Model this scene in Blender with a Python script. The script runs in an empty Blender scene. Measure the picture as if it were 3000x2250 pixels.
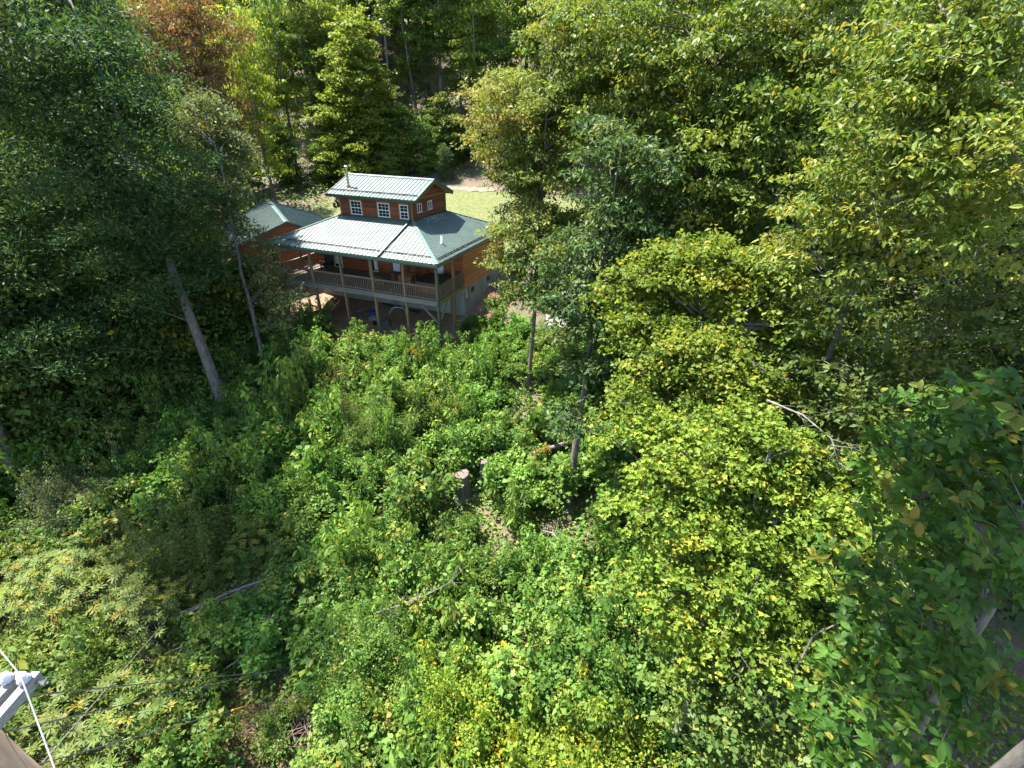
import bpy, bmesh, math
import numpy as np
from mathutils import Vector, Matrix

# ---------------------------------------------------------------- camera, sky, sun, exposure
scene = bpy.context.scene
COL = scene.collection
R = math.radians

cam_data = bpy.data.cameras.new('camera')
cam = bpy.data.objects.new('camera', cam_data)
COL.objects.link(cam)
scene.camera = cam
cam_data.sensor_width = 36.0
cam_data.lens = 1355.4 / 3000 * 36
cam_data.clip_start = 0.1
cam_data.clip_end = 2000
_th, _ro = R(29.682), R(-1.431)
_fw = Vector((0, math.cos(_th), -math.sin(_th)))
_r0 = Vector((1, 0, 0)); _u0 = Vector((0, math.sin(_th), math.cos(_th)))
_rt = _r0 * math.cos(_ro) - _u0 * math.sin(_ro)
_up = _r0 * math.sin(_ro) + _u0 * math.cos(_ro)
_m = Matrix.Identity(4)
for i in range(3):
    _m[i][0] = _rt[i]; _m[i][1] = _up[i]; _m[i][2] = -_fw[i]
cam.matrix_world = _m

SUN_FROM = Vector((-0.40, 0.23, 0.887)).normalized()     # direction towards the sun
world = bpy.data.worlds.new('World'); scene.world = world
world.use_nodes = True
wn = world.node_tree
sky = wn.nodes.new('ShaderNodeTexSky'); sky.sky_type = 'NISHITA'; sky.sun_disc = False
sky.sun_elevation = math.asin(SUN_FROM.z)
sky.sun_rotation = math.atan2(SUN_FROM.x, SUN_FROM.y) % (2 * math.pi)
sky.altitude = 700
bg = wn.nodes['Background']; bg.inputs[1].default_value = 0.125
wn.links.new(sky.outputs[0], bg.inputs[0])

sun_data = bpy.data.lights.new('sun', 'SUN')
sun_data.energy = 5.0; sun_data.angle = R(0.53); sun_data.color = (1.0, 0.965, 0.90)
sun = bpy.data.objects.new('sun', sun_data); COL.objects.link(sun)
sun.rotation_euler = (-SUN_FROM).to_track_quat('-Z', 'Y').to_euler()
sun.location = (-30, 20, 60)

scene.view_settings.view_transform = 'Standard'
scene.view_settings.look = 'None'
scene.view_settings.gamma = 1.0
scene.view_settings.use_curve_mapping = False
scene.view_settings.exposure = 2.1
cy = scene.cycles
cy.use_light_tree = False; cy.max_bounces = 4; cy.diffuse_bounces = 2; cy.glossy_bounces = 2
cy.transmission_bounces = 2; cy.transparent_max_bounces = 4; cy.volume_bounces = 0
cy.caustics_reflective = False; cy.caustics_refractive = False
cy.use_denoising = True
cy.use_adaptive_sampling = True; cy.adaptive_threshold = 0.02
cy.sample_clamp_indirect = 4.0

# ---------------------------------------------------------------- tags
def tag(o, label=None, cat=None, group=None, kind=None):
    if label: o['label'] = label
    if cat: o['category'] = cat
    if group: o['group'] = group
    if kind: o['kind'] = kind
    return o

def empty(name, loc=(0, 0, 0), rz=0.0, parent=None):
    o = bpy.data.objects.new(name, None); COL.objects.link(o)
    o.empty_display_size = 0.3
    o.location = loc; o.rotation_euler = (0, 0, rz)
    if parent: o.parent = parent
    return o

def link(name, me, parent=None, loc=None, rot=None, scale=None):
    o = bpy.data.objects.new(name, me); COL.objects.link(o)
    if parent: o.parent = parent
    if loc is not None: o.location = loc
    if rot is not None: o.rotation_euler = rot
    if scale is not None: o.scale = scale
    return o

def copy_tree(o, parent=None):
    c = o.copy(); COL.objects.link(c); c.parent = parent
    for ch in o.children: copy_tree(ch, c)
    return c

# ---------------------------------------------------------------- terrain height
TT = [-90, -60, -32, -22, -12, -5, 0, 4, 9.6, 12.5, 20, 30, 35.5, 39, 44, 60, 100, 220]
ZZ = [-25, -23, -20.8, -19, -17.1, -15.4, -13.95, -12.9, -11.95, -11.3, -10.5, -9.2, -8.3, -7.2, -4, 7, 31, 90]
_ts = np.arange(-90, 220, 0.5); _zs = np.interp(_ts, TT, ZZ)
_zs = np.convolve(np.pad(_zs, 3, mode='edge'), np.ones(7) / 7, 'valid')
def tpar(x, y): return (x + 5) * .334 + (y - 29) * .943
def H(x, y):
    x = np.asarray(x, float); y = np.asarray(y, float)
    t = tpar(x, y)
    return np.interp(t, _ts, _zs) + .25 * np.sin(x * .21 + 1) * np.cos(y * .17) * np.clip(abs(t - 5) / 12, 0, 1)
def Hf(x, y): return float(H(x, y))

# ---------------------------------------------------------------- materials
def new_mat(name):
    m = bpy.data.materials.new(name); m.use_nodes = True
    nt = m.node_tree; b = nt.nodes['Principled BSDF']
    return m, nt, b

def ramp(nt, stops, fac):
    r = nt.nodes.new('ShaderNodeValToRGB')
    el = r.color_ramp.elements
    while len(el) < len(stops): el.new(0.5)
    for e, (p, c) in zip(el, stops): e.position = p; e.color = (*c, 1)
    nt.links.new(fac, r.inputs[0]); return r.outputs[0]

def noise(nt, scale, detail=4, rough=.6, coord='Object', stretch=None):
    tc = nt.nodes.new('ShaderNodeTexCoord'); out = tc.outputs[coord]
    if stretch:
        mp = nt.nodes.new('ShaderNodeMapping'); mp.inputs['Scale'].default_value = stretch
        nt.links.new(out, mp.inputs[0]); out = mp.outputs[0]
    n = nt.nodes.new('ShaderNodeTexNoise'); n.inputs['Scale'].default_value = scale
    n.inputs['Detail'].default_value = detail; n.inputs['Roughness'].default_value = rough
    nt.links.new(out, n.inputs['Vector']); return n.outputs['Fac']

def bump(nt, b, fac, strength=.4, dist=.02):
    bp = nt.nodes.new('ShaderNodeBump'); bp.inputs['Strength'].default_value = strength
    bp.inputs['Distance'].default_value = dist
    nt.links.new(fac, bp.inputs['Height']); nt.links.new(bp.outputs[0], b.inputs['Normal'])

def simple(name, stops, scale=6, rough=.7, stretch=None, bmp=.3, dist=.01, metal=0, spec=.5, objrand=0.0):
    m, nt, b = new_mat(name)
    f = noise(nt, scale, stretch=stretch)
    c = ramp(nt, stops, f)
    if objrand:
        oi = nt.nodes.new('ShaderNodeObjectInfo')
        mr = nt.nodes.new('ShaderNodeMapRange'); mr.inputs['To Min'].default_value = 1 - objrand
        mr.inputs['To Max'].default_value = 1 + objrand
        nt.links.new(oi.outputs['Random'], mr.inputs[0])
        hs = nt.nodes.new('ShaderNodeHueSaturation')
        nt.links.new(mr.outputs[0], hs.inputs['Value']); nt.links.new(c, hs.inputs['Color']); c = hs.outputs[0]
    nt.links.new(c, b.inputs['Base Color'])
    b.inputs['Roughness'].default_value = rough; b.inputs['Metallic'].default_value = metal
    b.inputs['Specular IOR Level'].default_value = spec
    if bmp: bump(nt, b, f, bmp, dist)
    return m

def leaf_mat(name, dark, light, old, rough=.45, spec=.45, trans=.38, objrand=.18, tcol=1.35):
    """per-leaf 'tone' runs dark..light, 'age' turns a leaf to its autumn colour"""
    G = 1.2; dark, light, old = [tuple(min(.5, k * G) for k in c) for c in (dark, light, old)]
    rough = max(rough, .52); spec *= .42
    m, nt, b = new_mat(name)
    at = nt.nodes.new('ShaderNodeAttribute'); at.attribute_name = 'tone'
    ag = nt.nodes.new('ShaderNodeAttribute'); ag.attribute_name = 'age'
    c = ramp(nt, [(0.0, dark), (1.0, light)], at.outputs['Fac'])
    mx = nt.nodes.new('ShaderNodeMix'); mx.data_type = 'RGBA'
    nt.links.new(ag.outputs['Fac'], mx.inputs[0]); nt.links.new(c, mx.inputs[6]); mx.inputs[7].default_value = (*old, 1)
    c = mx.outputs[2]
    oi = nt.nodes.new('ShaderNodeObjectInfo')
    mr = nt.nodes.new('ShaderNodeMapRange'); mr.inputs['To Min'].default_value = 1 - objrand; mr.inputs['To Max'].default_value = 1 + objrand
    nt.links.new(oi.outputs['Random'], mr.inputs[0])
    mh = nt.nodes.new('ShaderNodeMapRange'); mh.inputs['To Min'].default_value = .488; mh.inputs['To Max'].default_value = .512
    wr = nt.nodes.new('ShaderNodeMath'); wr.operation = 'MULTIPLY_ADD'; wr.inputs[1].default_value = 7.31; wr.inputs[2].default_value = 0
    fr = nt.nodes.new('ShaderNodeMath'); fr.operation = 'FRACT'
    nt.links.new(oi.outputs['Random'], wr.inputs[0]); nt.links.new(wr.outputs[0], fr.inputs[0]); nt.links.new(fr.outputs[0], mh.inputs[0])
    hs = nt.nodes.new('ShaderNodeHueSaturation')
    nt.links.new(mh.outputs[0], hs.inputs['Hue']); nt.links.new(mr.outputs[0], hs.inputs['Value']); nt.links.new(c, hs.inputs['Color'])
    c = hs.outputs[0]
    nt.links.new(c, b.inputs['Base Color'])
    b.inputs['Roughness'].default_value = rough; b.inputs['Specular IOR Level'].default_value = spec
    tr = nt.nodes.new('ShaderNodeBsdfTranslucent')
    g = nt.nodes.new('ShaderNodeMix'); g.data_type = 'RGBA'; g.blend_type = 'MULTIPLY'; g.inputs[0].default_value = 1
    nt.links.new(c, g.inputs[6]); g.inputs[7].default_value = (tcol * 1.08, tcol, tcol * .55, 1)
    nt.links.new(g.outputs[2], tr.inputs['Color'])
    ms = nt.nodes.new('ShaderNodeMixShader'); ms.inputs[0].default_value = trans
    nt.links.new(b.outputs[0], ms.inputs[1]); nt.links.new(tr.outputs[0], ms.inputs[2])
    nt.links.new(ms.outputs[0], nt.nodes['Material Output'].inputs[0])
    return m

MAT = {}
MAT['bark_grey'] = simple('bark_grey', [(.3, (.05, .042, .035)), (.55, (.115, .10, .085)), (.8, (.19, .175, .15))], 9, .9, (1, 1, .25), .8, .03)
MAT['bark_brown'] = simple('bark_brown', [(.3, (.045, .035, .027)), (.6, (.13, .10, .075)), (.85, (.2, .17, .13))], 9, .9, (1, 1, .22), .8, .03)
MAT['bark_pale'] = simple('bark_pale', [(.3, (.16, .145, .12)), (.6, (.30, .28, .24)), (.85, (.42, .40, .36))], 7, .85, (1, 1, .35), .5, .02)
MAT['dead_wood'] = simple('dead_wood', [(.3, (.09, .075, .065)), (.6, (.19, .17, .15)), (.85, (.29, .27, .25))], 12, .9, (1, 1, .4), .5, .01)
MAT['twig'] = simple('twig', [(.3, (.10, .08, .06)), (.7, (.22, .19, .15))], 10, .9, None, 0)
MAT['cut_wood'] = simple('cut_wood', [(.3, (.07, .05, .04)), (.5, (.125, .095, .08)), (.7, (.17, .135, .115))], 9, .85, None, .3)
MAT['brush'] = simple('brush', [(.3, (.12, .08, .06)), (.7, (.27, .19, .15))], 10, .9, None, 0)

# foliage: real leaf albedos, 0.03 - 0.2
MAT['lf_oak'] = leaf_mat('lf_oak', (.017, .044, .014), (.045, .090, .028), (.11, .11, .025), .6, .3, .34)
MAT['lf_slim'] = leaf_mat('lf_slim', (.055, .09, .035), (.13, .165, .065), (.20, .16, .04), .4, .55, .36)
MAT['lf_sour'] = leaf_mat('lf_sour', (.07, .115, .022), (.165, .215, .046), (.28, .21, .055), .42, .5, .4)
MAT['lf_dark'] = leaf_mat('lf_dark', (.028, .058, .018), (.07, .115, .033), (.16, .15, .03), .4, .55, .36)
MAT['lf_maple'] = leaf_mat('lf_maple', (.060, .108, .014), (.165, .222, .032), (.31, .25, .03), .45, .4, .45)
MAT['lf_beech'] = leaf_mat('lf_beech', (.046, .092, .013), (.14, .20, .034), (.29, .25, .035), .36, .6, .4)
MAT['lf_mag'] = leaf_mat('lf_mag', (.024, .058, .008), (.068, .125, .016), (.22, .17, .03), .4, .5, .4)
MAT['lf_red'] = leaf_mat('lf_red', (.075, .070, .024), (.12, .095, .03), (.145, .078, .038), .5, .35, .4)
MAT['lf_yg'] = leaf_mat('lf_yg', (.08, .125, .018), (.185, .235, .034), (.28, .25, .04), .45, .4, .42, .22)
MAT['lf_mid'] = leaf_mat('lf_mid', (.042, .082, .018), (.105, .16, .034), (.24, .22, .035), .45, .45, .4, .28)
MAT['lf_deep'] = leaf_mat('lf_deep', (.024, .052, .015), (.06, .10, .026), (.12, .12, .03), .45, .4, .34, .25)
MAT['lf_hill'] = leaf_mat('lf_hill', (.055, .108, .02), (.145, .21, .038), (.25, .22, .035), .45, .45, .42, .25)
MAT['lf_scrub'] = leaf_mat('lf_scrub', (.044, .105, .018), (.135, .235, .042), (.23, .25, .035), .42, .5, .42, .2)
MAT['lf_scrub2'] = leaf_mat('lf_scrub2', (.055, .118, .022), (.145, .235, .045), (.28, .22, .04), .45, .45, .4, .2)
MAT['lf_yellow'] = leaf_mat('lf_yellow', (.075, .138, .016), (.185, .25, .032), (.36, .27, .02), .45, .4, .45, .18)
MAT['lf_rhodo'] = leaf_mat('lf_rhodo', (.045, .078, .014), (.11, .15, .026), (.27, .20, .03), .45, .4, .3, .2)
MAT['lf_pine'] = leaf_mat('lf_pine', (.045, .085, .03), (.10, .16, .055), (.18, .19, .06), .5, .3, .3, .2)
MAT['lf_grass'] = leaf_mat('lf_grass', (.07, .105, .018), (.15, .185, .04), (.36, .29, .12), .6, .3, .4, .1)
MAT['lf_pink'] = leaf_mat('lf_pink', (.30, .11, .16), (.45, .22, .27), (.40, .18, .16), .7, .2, .3, .1)
MAT['lf_dry'] = leaf_mat('lf_dry', (.15, .09, .06), (.30, .21, .15), (.30, .17, .08), .8, .2, .2, .1)

def ground_material():
    m, nt, b = new_mat('forest_floor')
    f1 = noise(nt, .5, 6, .65); f2 = noise(nt, 9, 5, .7)
    c1 = ramp(nt, [(.3, (.055, .045, .025)), (.5, (.12, .085, .055)), (.7, (.17, .125, .085))], f2)
    c2 = ramp(nt, [(.3, (.03, .05, .014)), (.7, (.08, .10, .028))], f2)
    mr = nt.nodes.new('ShaderNodeMapRange'); mr.inputs[1].default_value = .46; mr.inputs[2].default_value = .6
    nt.links.new(f1, mr.inputs[0])
    mx = nt.nodes.new('ShaderNodeMix'); mx.data_type = 'RGBA'
    nt.links.new(mr.outputs[0], mx.inputs[0]); nt.links.new(c1, mx.inputs[6]); nt.links.new(c2, mx.inputs[7])
    nt.links.new(mx.outputs[2], b.inputs['Base Color']); b.inputs['Roughness'].default_value = .95
    bump(nt, b, f2, .8, .06)
    return m
MAT['ground'] = ground_material()
MAT['soil'] = simple('bare_soil', [(.25, (.125, .075, .043)), (.5, (.20, .122, .07)), (.75, (.265, .17, .10))], 1.6, .95, None, .8, .08)
MAT['lawn'] = simple('lawn_turf', [(.3, (.065, .085, .022)), (.5, (.10, .115, .032)), (.75, (.165, .145, .06))], 2.2, .95, None, .4, .03)
MAT['dirt'] = simple('dirt_track', [(.3, (.12, .088, .058)), (.55, (.18, .14, .10)), (.8, (.235, .195, .15))], 1.4, .95, None, .6, .04)
MAT['gravel'] = simple('pale_gravel', [(.3, (.17, .15, .135)), (.55, (.26, .235, .215)), (.8, (.34, .31, .29))], 22, .9, None, .8, .03)

# ---------------------------------------------------------------- mesh helpers
def box_verts(x0, x1, y0, y1, z0, z1):
    return [(x0, y0, z0), (x1, y0, z0), (x1, y1, z0), (x0, y1, z0), (x0, y0, z1), (x1, y0, z1), (x1, y1, z1), (x0, y1, z1)]
BOXF = [(0, 3, 2, 1), (4, 5, 6, 7), (0, 1, 5, 4), (1, 2, 6, 5), (2, 3, 7, 6), (3, 0, 4, 7)]

class MB:
    """collects shapes, links them as one mesh object"""
    def __init__(s): s.v = []; s.f = []; s.mi = []; s.cur = 0
    def _add(s, vs, fs):
        o = len(s.v); s.v.extend(vs); s.f.extend(tuple(i + o for i in f) for f in fs); s.mi.extend([s.cur] * len(fs))
    def box(s, x0, x1, y0, y1, z0, z1): s._add(box_verts(x0, x1, y0, y1, z0, z1), BOXF); return s
    def beam(s, p0, p1, w, h, up=(0, 0, 1)):
        p0 = Vector(p0); p1 = Vector(p1); d = (p1 - p0).normalized(); up = Vector(up)
        a = d.cross(up)
        if a.length < 1e-4: a = d.cross(Vector((1, 0, 0)))
        a.normalize(); b = a.cross(d).normalized()
        vs = []
        for p in (p0, p1):
            for sa, sb in ((-1, -1), (1, -1), (1, 1), (-1, 1)): vs.append(tuple(p + a * sa * w / 2 + b * sb * h / 2))
        s._add(vs, [(0, 1, 2, 3), (7, 6, 5, 4), (0, 4, 5, 1), (1, 5, 6, 2), (2, 6, 7, 3), (3, 7, 4, 0)]); return s
    def tube(s, pts, radii, n=6, cap=True):
        pts = [Vector(p) for p in pts]
        o = len(s.v); prev = None
        for i, p in enumerate(pts):
            d = (pts[min(i + 1, len(pts) - 1)] - pts[max(i - 1, 0)])
            d = d.normalized() if d.length > 1e-9 else Vector((0, 0, 1))
            if prev is None:
                a = d.cross(Vector((0, 1, 0.03)))
                if a.length < 1e-3: a = d.cross(Vector((1, 0, 0)))
            else: a = prev - d * prev.dot(d)
            if a.length < 1e-6: a = d.orthogonal()
            a.normalize(); prev = a; b = d.cross(a)
            r = radii[i]
            for k in range(n):
                t = 2 * math.pi * k / n
                s.v.append(tuple(p + a * (r * math.cos(t)) + b * (r * math.sin(t))))
        for i in range(len(pts) - 1):
            for k in range(n):
                k2 = (k + 1) % n
                s.f.append((o + i * n + k, o + i * n + k2, o + (i + 1) * n + k2, o + (i + 1) * n + k)); s.mi.append(s.cur)
        if cap:
            s.f.append(tuple(o + k for k in reversed(range(n)))); s.mi.append(s.cur)
            q = o + (len(pts) - 1) * n; s.f.append(tuple(q + k for k in range(n))); s.mi.append(s.cur)
        return s
    def poly(s, vs, fs): s._add(vs, fs); return s
    def mesh(s, name, mats, smooth=False):
        me = bpy.data.meshes.new(name); me.from_pydata([tuple(v) for v in s.v], [], s.f)
        if not isinstance(mats, (list, tuple)): mats = [mats]
        for m in mats: me.materials.append(m)
        if len(mats) > 1: me.polygons.foreach_set('material_index', s.mi)
        if smooth: me.polygons.foreach_set('use_smooth', [True] * len(me.polygons))
        me.update(); return me
    def build(s, name, mats, parent=None, loc=None, rot=None, smooth=False):
        return link(name, s.mesh(name, mats, smooth), parent, loc, rot)

def quads_mesh(name, Q, tone, age, mats, extra=None):
    """Q (N,4,3) leaf quads; extra = MB with wood on material slot 1"""
    n = len(Q); V = Q.reshape(-1, 3)
    F = np.arange(n * 4, dtype=np.int32)
    ev = np.zeros((0, 3)); el = []; es = []
    if extra is not None and extra.v:
        ev = np.array(extra.v, float)
        for f in extra.f: es.append(len(f)); el.extend(i + n * 4 for i in f)
    me = bpy.data.meshes.new(name)
    allv = np.concatenate([V, ev]) if len(ev) else V
    me.vertices.add(len(allv)); me.vertices.foreach_set('co', allv.astype(np.float32).ravel())
    loops = np.concatenate([F, np.array(el, np.int32)]) if el else F
    me.loops.add(len(loops)); me.loops.foreach_set('vertex_index', loops.astype(np.int32))
    tot = np.concatenate([np.full(n, 4, np.int32), np.array(es, np.int32)]) if es else np.full(n, 4, np.int32)
    st = np.concatenate([[0], np.cumsum(tot)[:-1]]).astype(np.int32)
    me.polygons.add(len(tot)); me.polygons.foreach_set('loop_start', st); me.polygons.foreach_set('loop_total', tot)
    me.update(calc_edges=True)
    for m in (mats if isinstance(mats, (list, tuple)) else [mats]): me.materials.append(m)
    if es:
        mi = np.zeros(len(tot), np.int32); mi[n:] = 1; me.polygons.foreach_set('material_index', mi)
    for nm, arr in (('tone', tone), ('age', age)):
        a = me.attributes.new(nm, 'FLOAT', 'FACE')
        full = np.zeros(len(tot), np.float32); full[:n] = arr; a.data.foreach_set('value', full)
    return me

def unit(a):
    return a / np.maximum(np.linalg.norm(a, axis=-1, keepdims=True), 1e-9)

def leaf_hex(b, d, nrm, L, W, fold=.12, lobed=False):
    """two quads a leaf, folded at the midrib; lobed leaves have side points like a maple's"""
    d = unit(d); side = unit(np.cross(d, nrm)); nn = np.cross(side, d); L = L[:, None]; W = W[:, None]
    t = b + d * L - nn * L * .06
    (p1, w1), (p2, w2) = (((.30, .62), (.62, .26)) if lobed else ((.25, .40), (.66, .38)))
    out = []
    for s in (1, -1):
        a1 = b + d * L * p1 + side * W * w1 * s + nn * W * fold; a2 = b + d * L * p2 + side * W * w2 * s + nn * W * fold * .7
        out.append(np.stack([b, a1, a2, t] if s > 0 else [b, t, a2, a1], 1))
    return np.stack(out, 1).reshape(-1, 4, 3)

def leaf_quads(b, d, nrm, L, W, fold=.12, mid=.45):
    d = unit(d); side = unit(np.cross(d, nrm)); nn = np.cross(side, d)
    L = L[:, None]; W = W[:, None]
    m = b + d * L * mid
    up = nn * (W * fold)
    return np.stack([b, m + side * W * .5 + up, b + d * L, m - side * W * .5 + up], 1)
# ---------------------------------------------------------------- the setting: ground, lawn, tracks
def sheet(name, mat, x0, x1, y0, y1, step, off=0.0, mask=None, kind='structure'):
    xs = np.arange(x0, x1 + step * .5, step); ys = np.arange(y0, y1 + step * .5, step)
    X, Y = np.meshgrid(xs, ys); Z = H(X, Y) + off
    nx, ny = len(xs), len(ys)
    V = np.stack([X, Y, Z], -1).reshape(-1, 3)
    idx = np.arange(nx * ny).reshape(ny, nx)
    F = np.stack([idx[:-1, :-1], idx[:-1, 1:], idx[1:, 1:], idx[1:, :-1]], -1).reshape(-1, 4)
    if mask is not None:
        cx = V[F].mean(1); F = F[mask(cx[:, 0], cx[:, 1])]
        used = np.unique(F); rm = -np.ones(len(V), int); rm[used] = np.arange(len(used)); V = V[used]; F = rm[F]
    me = bpy.data.meshes.new(name); me.from_pydata(V.tolist(), [], F.tolist())
    me.materials.append(mat); me.polygons.foreach_set('use_smooth', [True] * len(me.polygons)); me.update()
    return tag(link(name, me), kind=kind)

sheet('ground', MAT['ground'], -170, 170, -60, 200, 2.0)
def hl(x, y):   # house-local coordinates
    dx = x + 5.0; dy = y - 29.0
    return dx * .9426 - dy * .3339, dx * .3339 + dy * .9426
wob = lambda x, y: .5 * np.sin(x * 1.3 + y * .7) + .4 * np.sin(x * .6 - y * 1.1 + 2) + .25 * np.sin(2.7 * x + 1.9 * y)
def m_soil(x, y):
    a, b = hl(x, y); w = wob(x, y) * .7
    return (a > -14.5 + w) & (a < .7 + w * .5) & (b > -1.2 + w) & (b < 13)
sheet('bare_soil', MAT['soil'], -24, 4, 24, 46, .3, .06, m_soil)
def m_drive(x, y):
    t = tpar(x, y) + wob(x, y) * .35; a, b = hl(x, y)
    back = (abs(t - 36.2 - 1.2 * np.sin(x * .08)) < .65) & (x > -50) & (x < 40)
    left = (a < -13.6) & (a > -26) & (b > 2) & (b < 17) | (abs(a + 24 - (b - 17) * .25) < 1.6 + .3 * wob(x, y)) & (b > 16) & (t < 36)
    return back | left
sheet('dirt_track', MAT['dirt'], -55, 45, 35, 95, .4, .07, m_drive)
def m_lawn(x, y):
    a, b = hl(x, y); t = tpar(x, y) + wob(x, y) * .4
    return (b > 13) & (t < 35) & (a > -30 + wob(x, y)) & (a < 12) & ~((a < -13) & (b < 17)) & ~m_drive(x, y)
sheet('lawn', MAT['lawn'], -40, 25, 38, 78, .4, .05, m_lawn)
def m_gravel(x, y):
    a, b = hl(x, y); w = wob(x, y) * .5
    return (a > 6 + w) & (a < 26 + w) & (b > 3.5 + w) & (b < 12.5 + w)
sheet('gravel_drive', MAT['gravel'], -2, 35, 25, 50, .4, .06, m_gravel)
# ---------------------------------------------------------------- house materials
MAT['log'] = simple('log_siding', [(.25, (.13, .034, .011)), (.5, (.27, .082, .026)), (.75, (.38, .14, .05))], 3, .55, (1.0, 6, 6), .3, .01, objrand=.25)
MAT['log_side'] = simple('log_siding_lightened', [(.25, (.20, .06, .018)), (.5, (.34, .12, .038)), (.75, (.47, .20, .07))], 3, .55, (1.0, 6, 6), .3, .01, objrand=.28)  # lighter copy of the log siding, light on the wall put into the colour
MAT['log_weather'] = simple('log_siding_weathered', [(.25, (.06, .022, .011)), (.5, (.16, .052, .021)), (.75, (.29, .105, .04))], 3, .65, (1.0, 6, 6), .3, .01, objrand=.35)
MAT['trim_red'] = simple('cedar_trim', [(.3, (.24, .075, .024)), (.7, (.36, .13, .042))], 4, .6, (1, 1, 5), .2, objrand=.1)
MAT['deck_wood'] = simple('weathered_lumber', [(.25, (0.086, 0.066, 0.050)), (.5, (0.145, 0.115, 0.086)), (.8, (0.218, 0.185, 0.145))], 5, .85, (3, 3, .6), .4, .01, objrand=.15)
MAT['post_wood'] = simple('treated_post', [(.25, (0.106, 0.069, 0.033)), (.5, (0.172, 0.119, 0.059)), (.8, (0.238, 0.175, 0.092))], 4, .8, (4, 4, .5), .4, .01, objrand=.12)
MAT['beam_wood'] = simple('grey_beam', [(.25, (0.079, 0.072, 0.065)), (.5, (0.144, 0.133, 0.115)), (.8, (0.238, 0.223, 0.202))], 4, .85, (.5, 4, 4), .4, .01, objrand=.12)
MAT['rail_wood'] = simple('rail_wood', [(.25, (0.105, 0.074, 0.050)), (.5, (0.155, 0.118, 0.084)), (.8, (0.211, 0.174, 0.136))], 5, .8, (.6, 4, 4), .3, .01, objrand=.15)
def roof_mat(name, col, rough):
    m, nt, b = new_mat(name)
    f = noise(nt, .9, 7, .72); g = noise(nt, 5, 5, .7)
    c = ramp(nt, [(.3, tuple(k * .80 for k in col)), (.52, col), (.72, tuple(k * 1.18 for k in col))], f)
    nt.links.new(c, b.inputs['Base Color'])
    mr = nt.nodes.new('ShaderNodeMapRange'); mr.inputs['To Min'].default_value = rough - .05; mr.inputs['To Max'].default_value = rough + .07
    nt.links.new(g, mr.inputs[0]); nt.links.new(mr.outputs[0], b.inputs['Roughness'])
    b.inputs['Specular IOR Level'].default_value = .42; b.inputs['IOR'].default_value = 1.47
    bump(nt, b, f, .06, .02)
    return m
MAT['roof'] = roof_mat('green_metal_roof', (.072, .104, .088), .46)
MAT['roof_cap'] = roof_mat('ridge_cap_metal', (.10, .155, .135), .47)
MAT['green_trim'] = simple('green_trim', [(.3, (.022, .062, .043)), (.7, (.03, .08, .055))], 4, .45, None, 0)
MAT['gutter'] = simple('gutter_metal', [(.3, (.05, .11, .085)), (.7, (.065, .14, .11))], 4, .4, None, 0)
MAT['fascia'] = simple('fascia_dark', [(.3, (.05, .06, .05)), (.7, (.10, .105, .085))], 3, .6, None, 0)
MAT['snow'] = simple('snow_rail_metal', [(.3, (.018, .03, .028)), (.7, (.03, .045, .04))], 5, .5, None, 0)
MAT['white'] = simple('white_vinyl', [(.3, (0.612, 0.612, 0.595)), (.7, (0.697, 0.697, 0.680))], 3, .45, None, 0)
MAT['blind'] = simple('white_blind', [(.3, (.66, .68, .70)), (.7, (.78, .79, .8))], 2, .7, (1, 1, 30), .3)
MAT['galv'] = simple('galvanised_pipe', [(.3, (.30, .29, .27)), (.7, (.5, .5, .48))], 6, .3, None, 0, metal=.9)
MAT['boot'] = simple('red_pipe_boot', [(.3, (.22, .035, .03)), (.7, (.32, .06, .05))], 6, .6, None, 0)
MAT['concrete'] = simple('concrete', [(.25, (0.158, 0.162, 0.151)), (.5, (0.245, 0.248, 0.230)), (.8, (0.324, 0.324, 0.302))], 1.2, .9, (1, 1, .5), .3, .02)
MAT['dark_vent'] = simple('dark_vent', [(.3, (.012, .02, .025)), (.7, (.03, .05, .055))], 8, .6, None, 0)
MAT['ceil'] = simple('porch_ceiling', [(.3, (.14, .075, .04)), (.7, (.24, .14, .08))], 3, .8, (1, 8, 1), .2)
MAT['interior'] = simple('dark_interior', [(.3, (.012, .011, .010)), (.7, (.03, .027, .024))], 2, .9, None, 0)
def glass_mat():
    m, nt, b = new_mat('window_glass')
    c = ramp(nt, [(.3, (.010, .014, .018)), (.7, (.022, .028, .034))], noise(nt, 2))
    nt.links.new(c, b.inputs['Base Color']); b.inputs['Roughness'].default_value = .06
    b.inputs['Specular IOR Level'].default_value = .6
    return m
MAT['glass'] = glass_mat()

# ---------------------------------------------------------------- the cabin (local: x along the front, 0 = right corner; y back; z 0 = porch floor)
ZD = -10.44
HANG = R(-19.503)
HO = Vector((-5.0, 29.0, ZD))
def hw(x, y, z=0.0):
    ca, sa = math.cos(HANG), math.sin(HANG)
    return Vector((HO.x + x * ca - y * sa, HO.y + x * sa + y * ca, ZD + z))
house = tag(empty('log_cabin', HO, HANG),
            'red-brown log cabin with green metal hip roof, clerestory and raised porch', 'house')
EX0, EX1, EY0, EY1, EZ, SL = -13.35, .30, -.38, 12.2, 2.55, .425
INS = 3.83
CX0, CX1, CY0, CY1, CZ = EX0 + INS + .1, EX1 - INS, EY0 + INS, EY1 - INS, EZ + INS * SL
XL, WY = -13.0, 4.0
BACK = 11.8

_cube_cache = {}
def cube_for(mat):
    if mat not in _cube_cache:
        _cube_cache[mat] = MB().box(-.5, .5, -.5, .5, -.5, .5).mesh('block_' + mat, MAT[mat])
    return _cube_cache[mat]
def block(name, mat, parent, x0, x1, y0, y1, z0, z1):
    return link(name, cube_for(mat), parent, ((x0 + x1) / 2, (y0 + y1) / 2, (z0 + z1) / 2), None, (x1 - x0, y1 - y0, z1 - z0))

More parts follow.
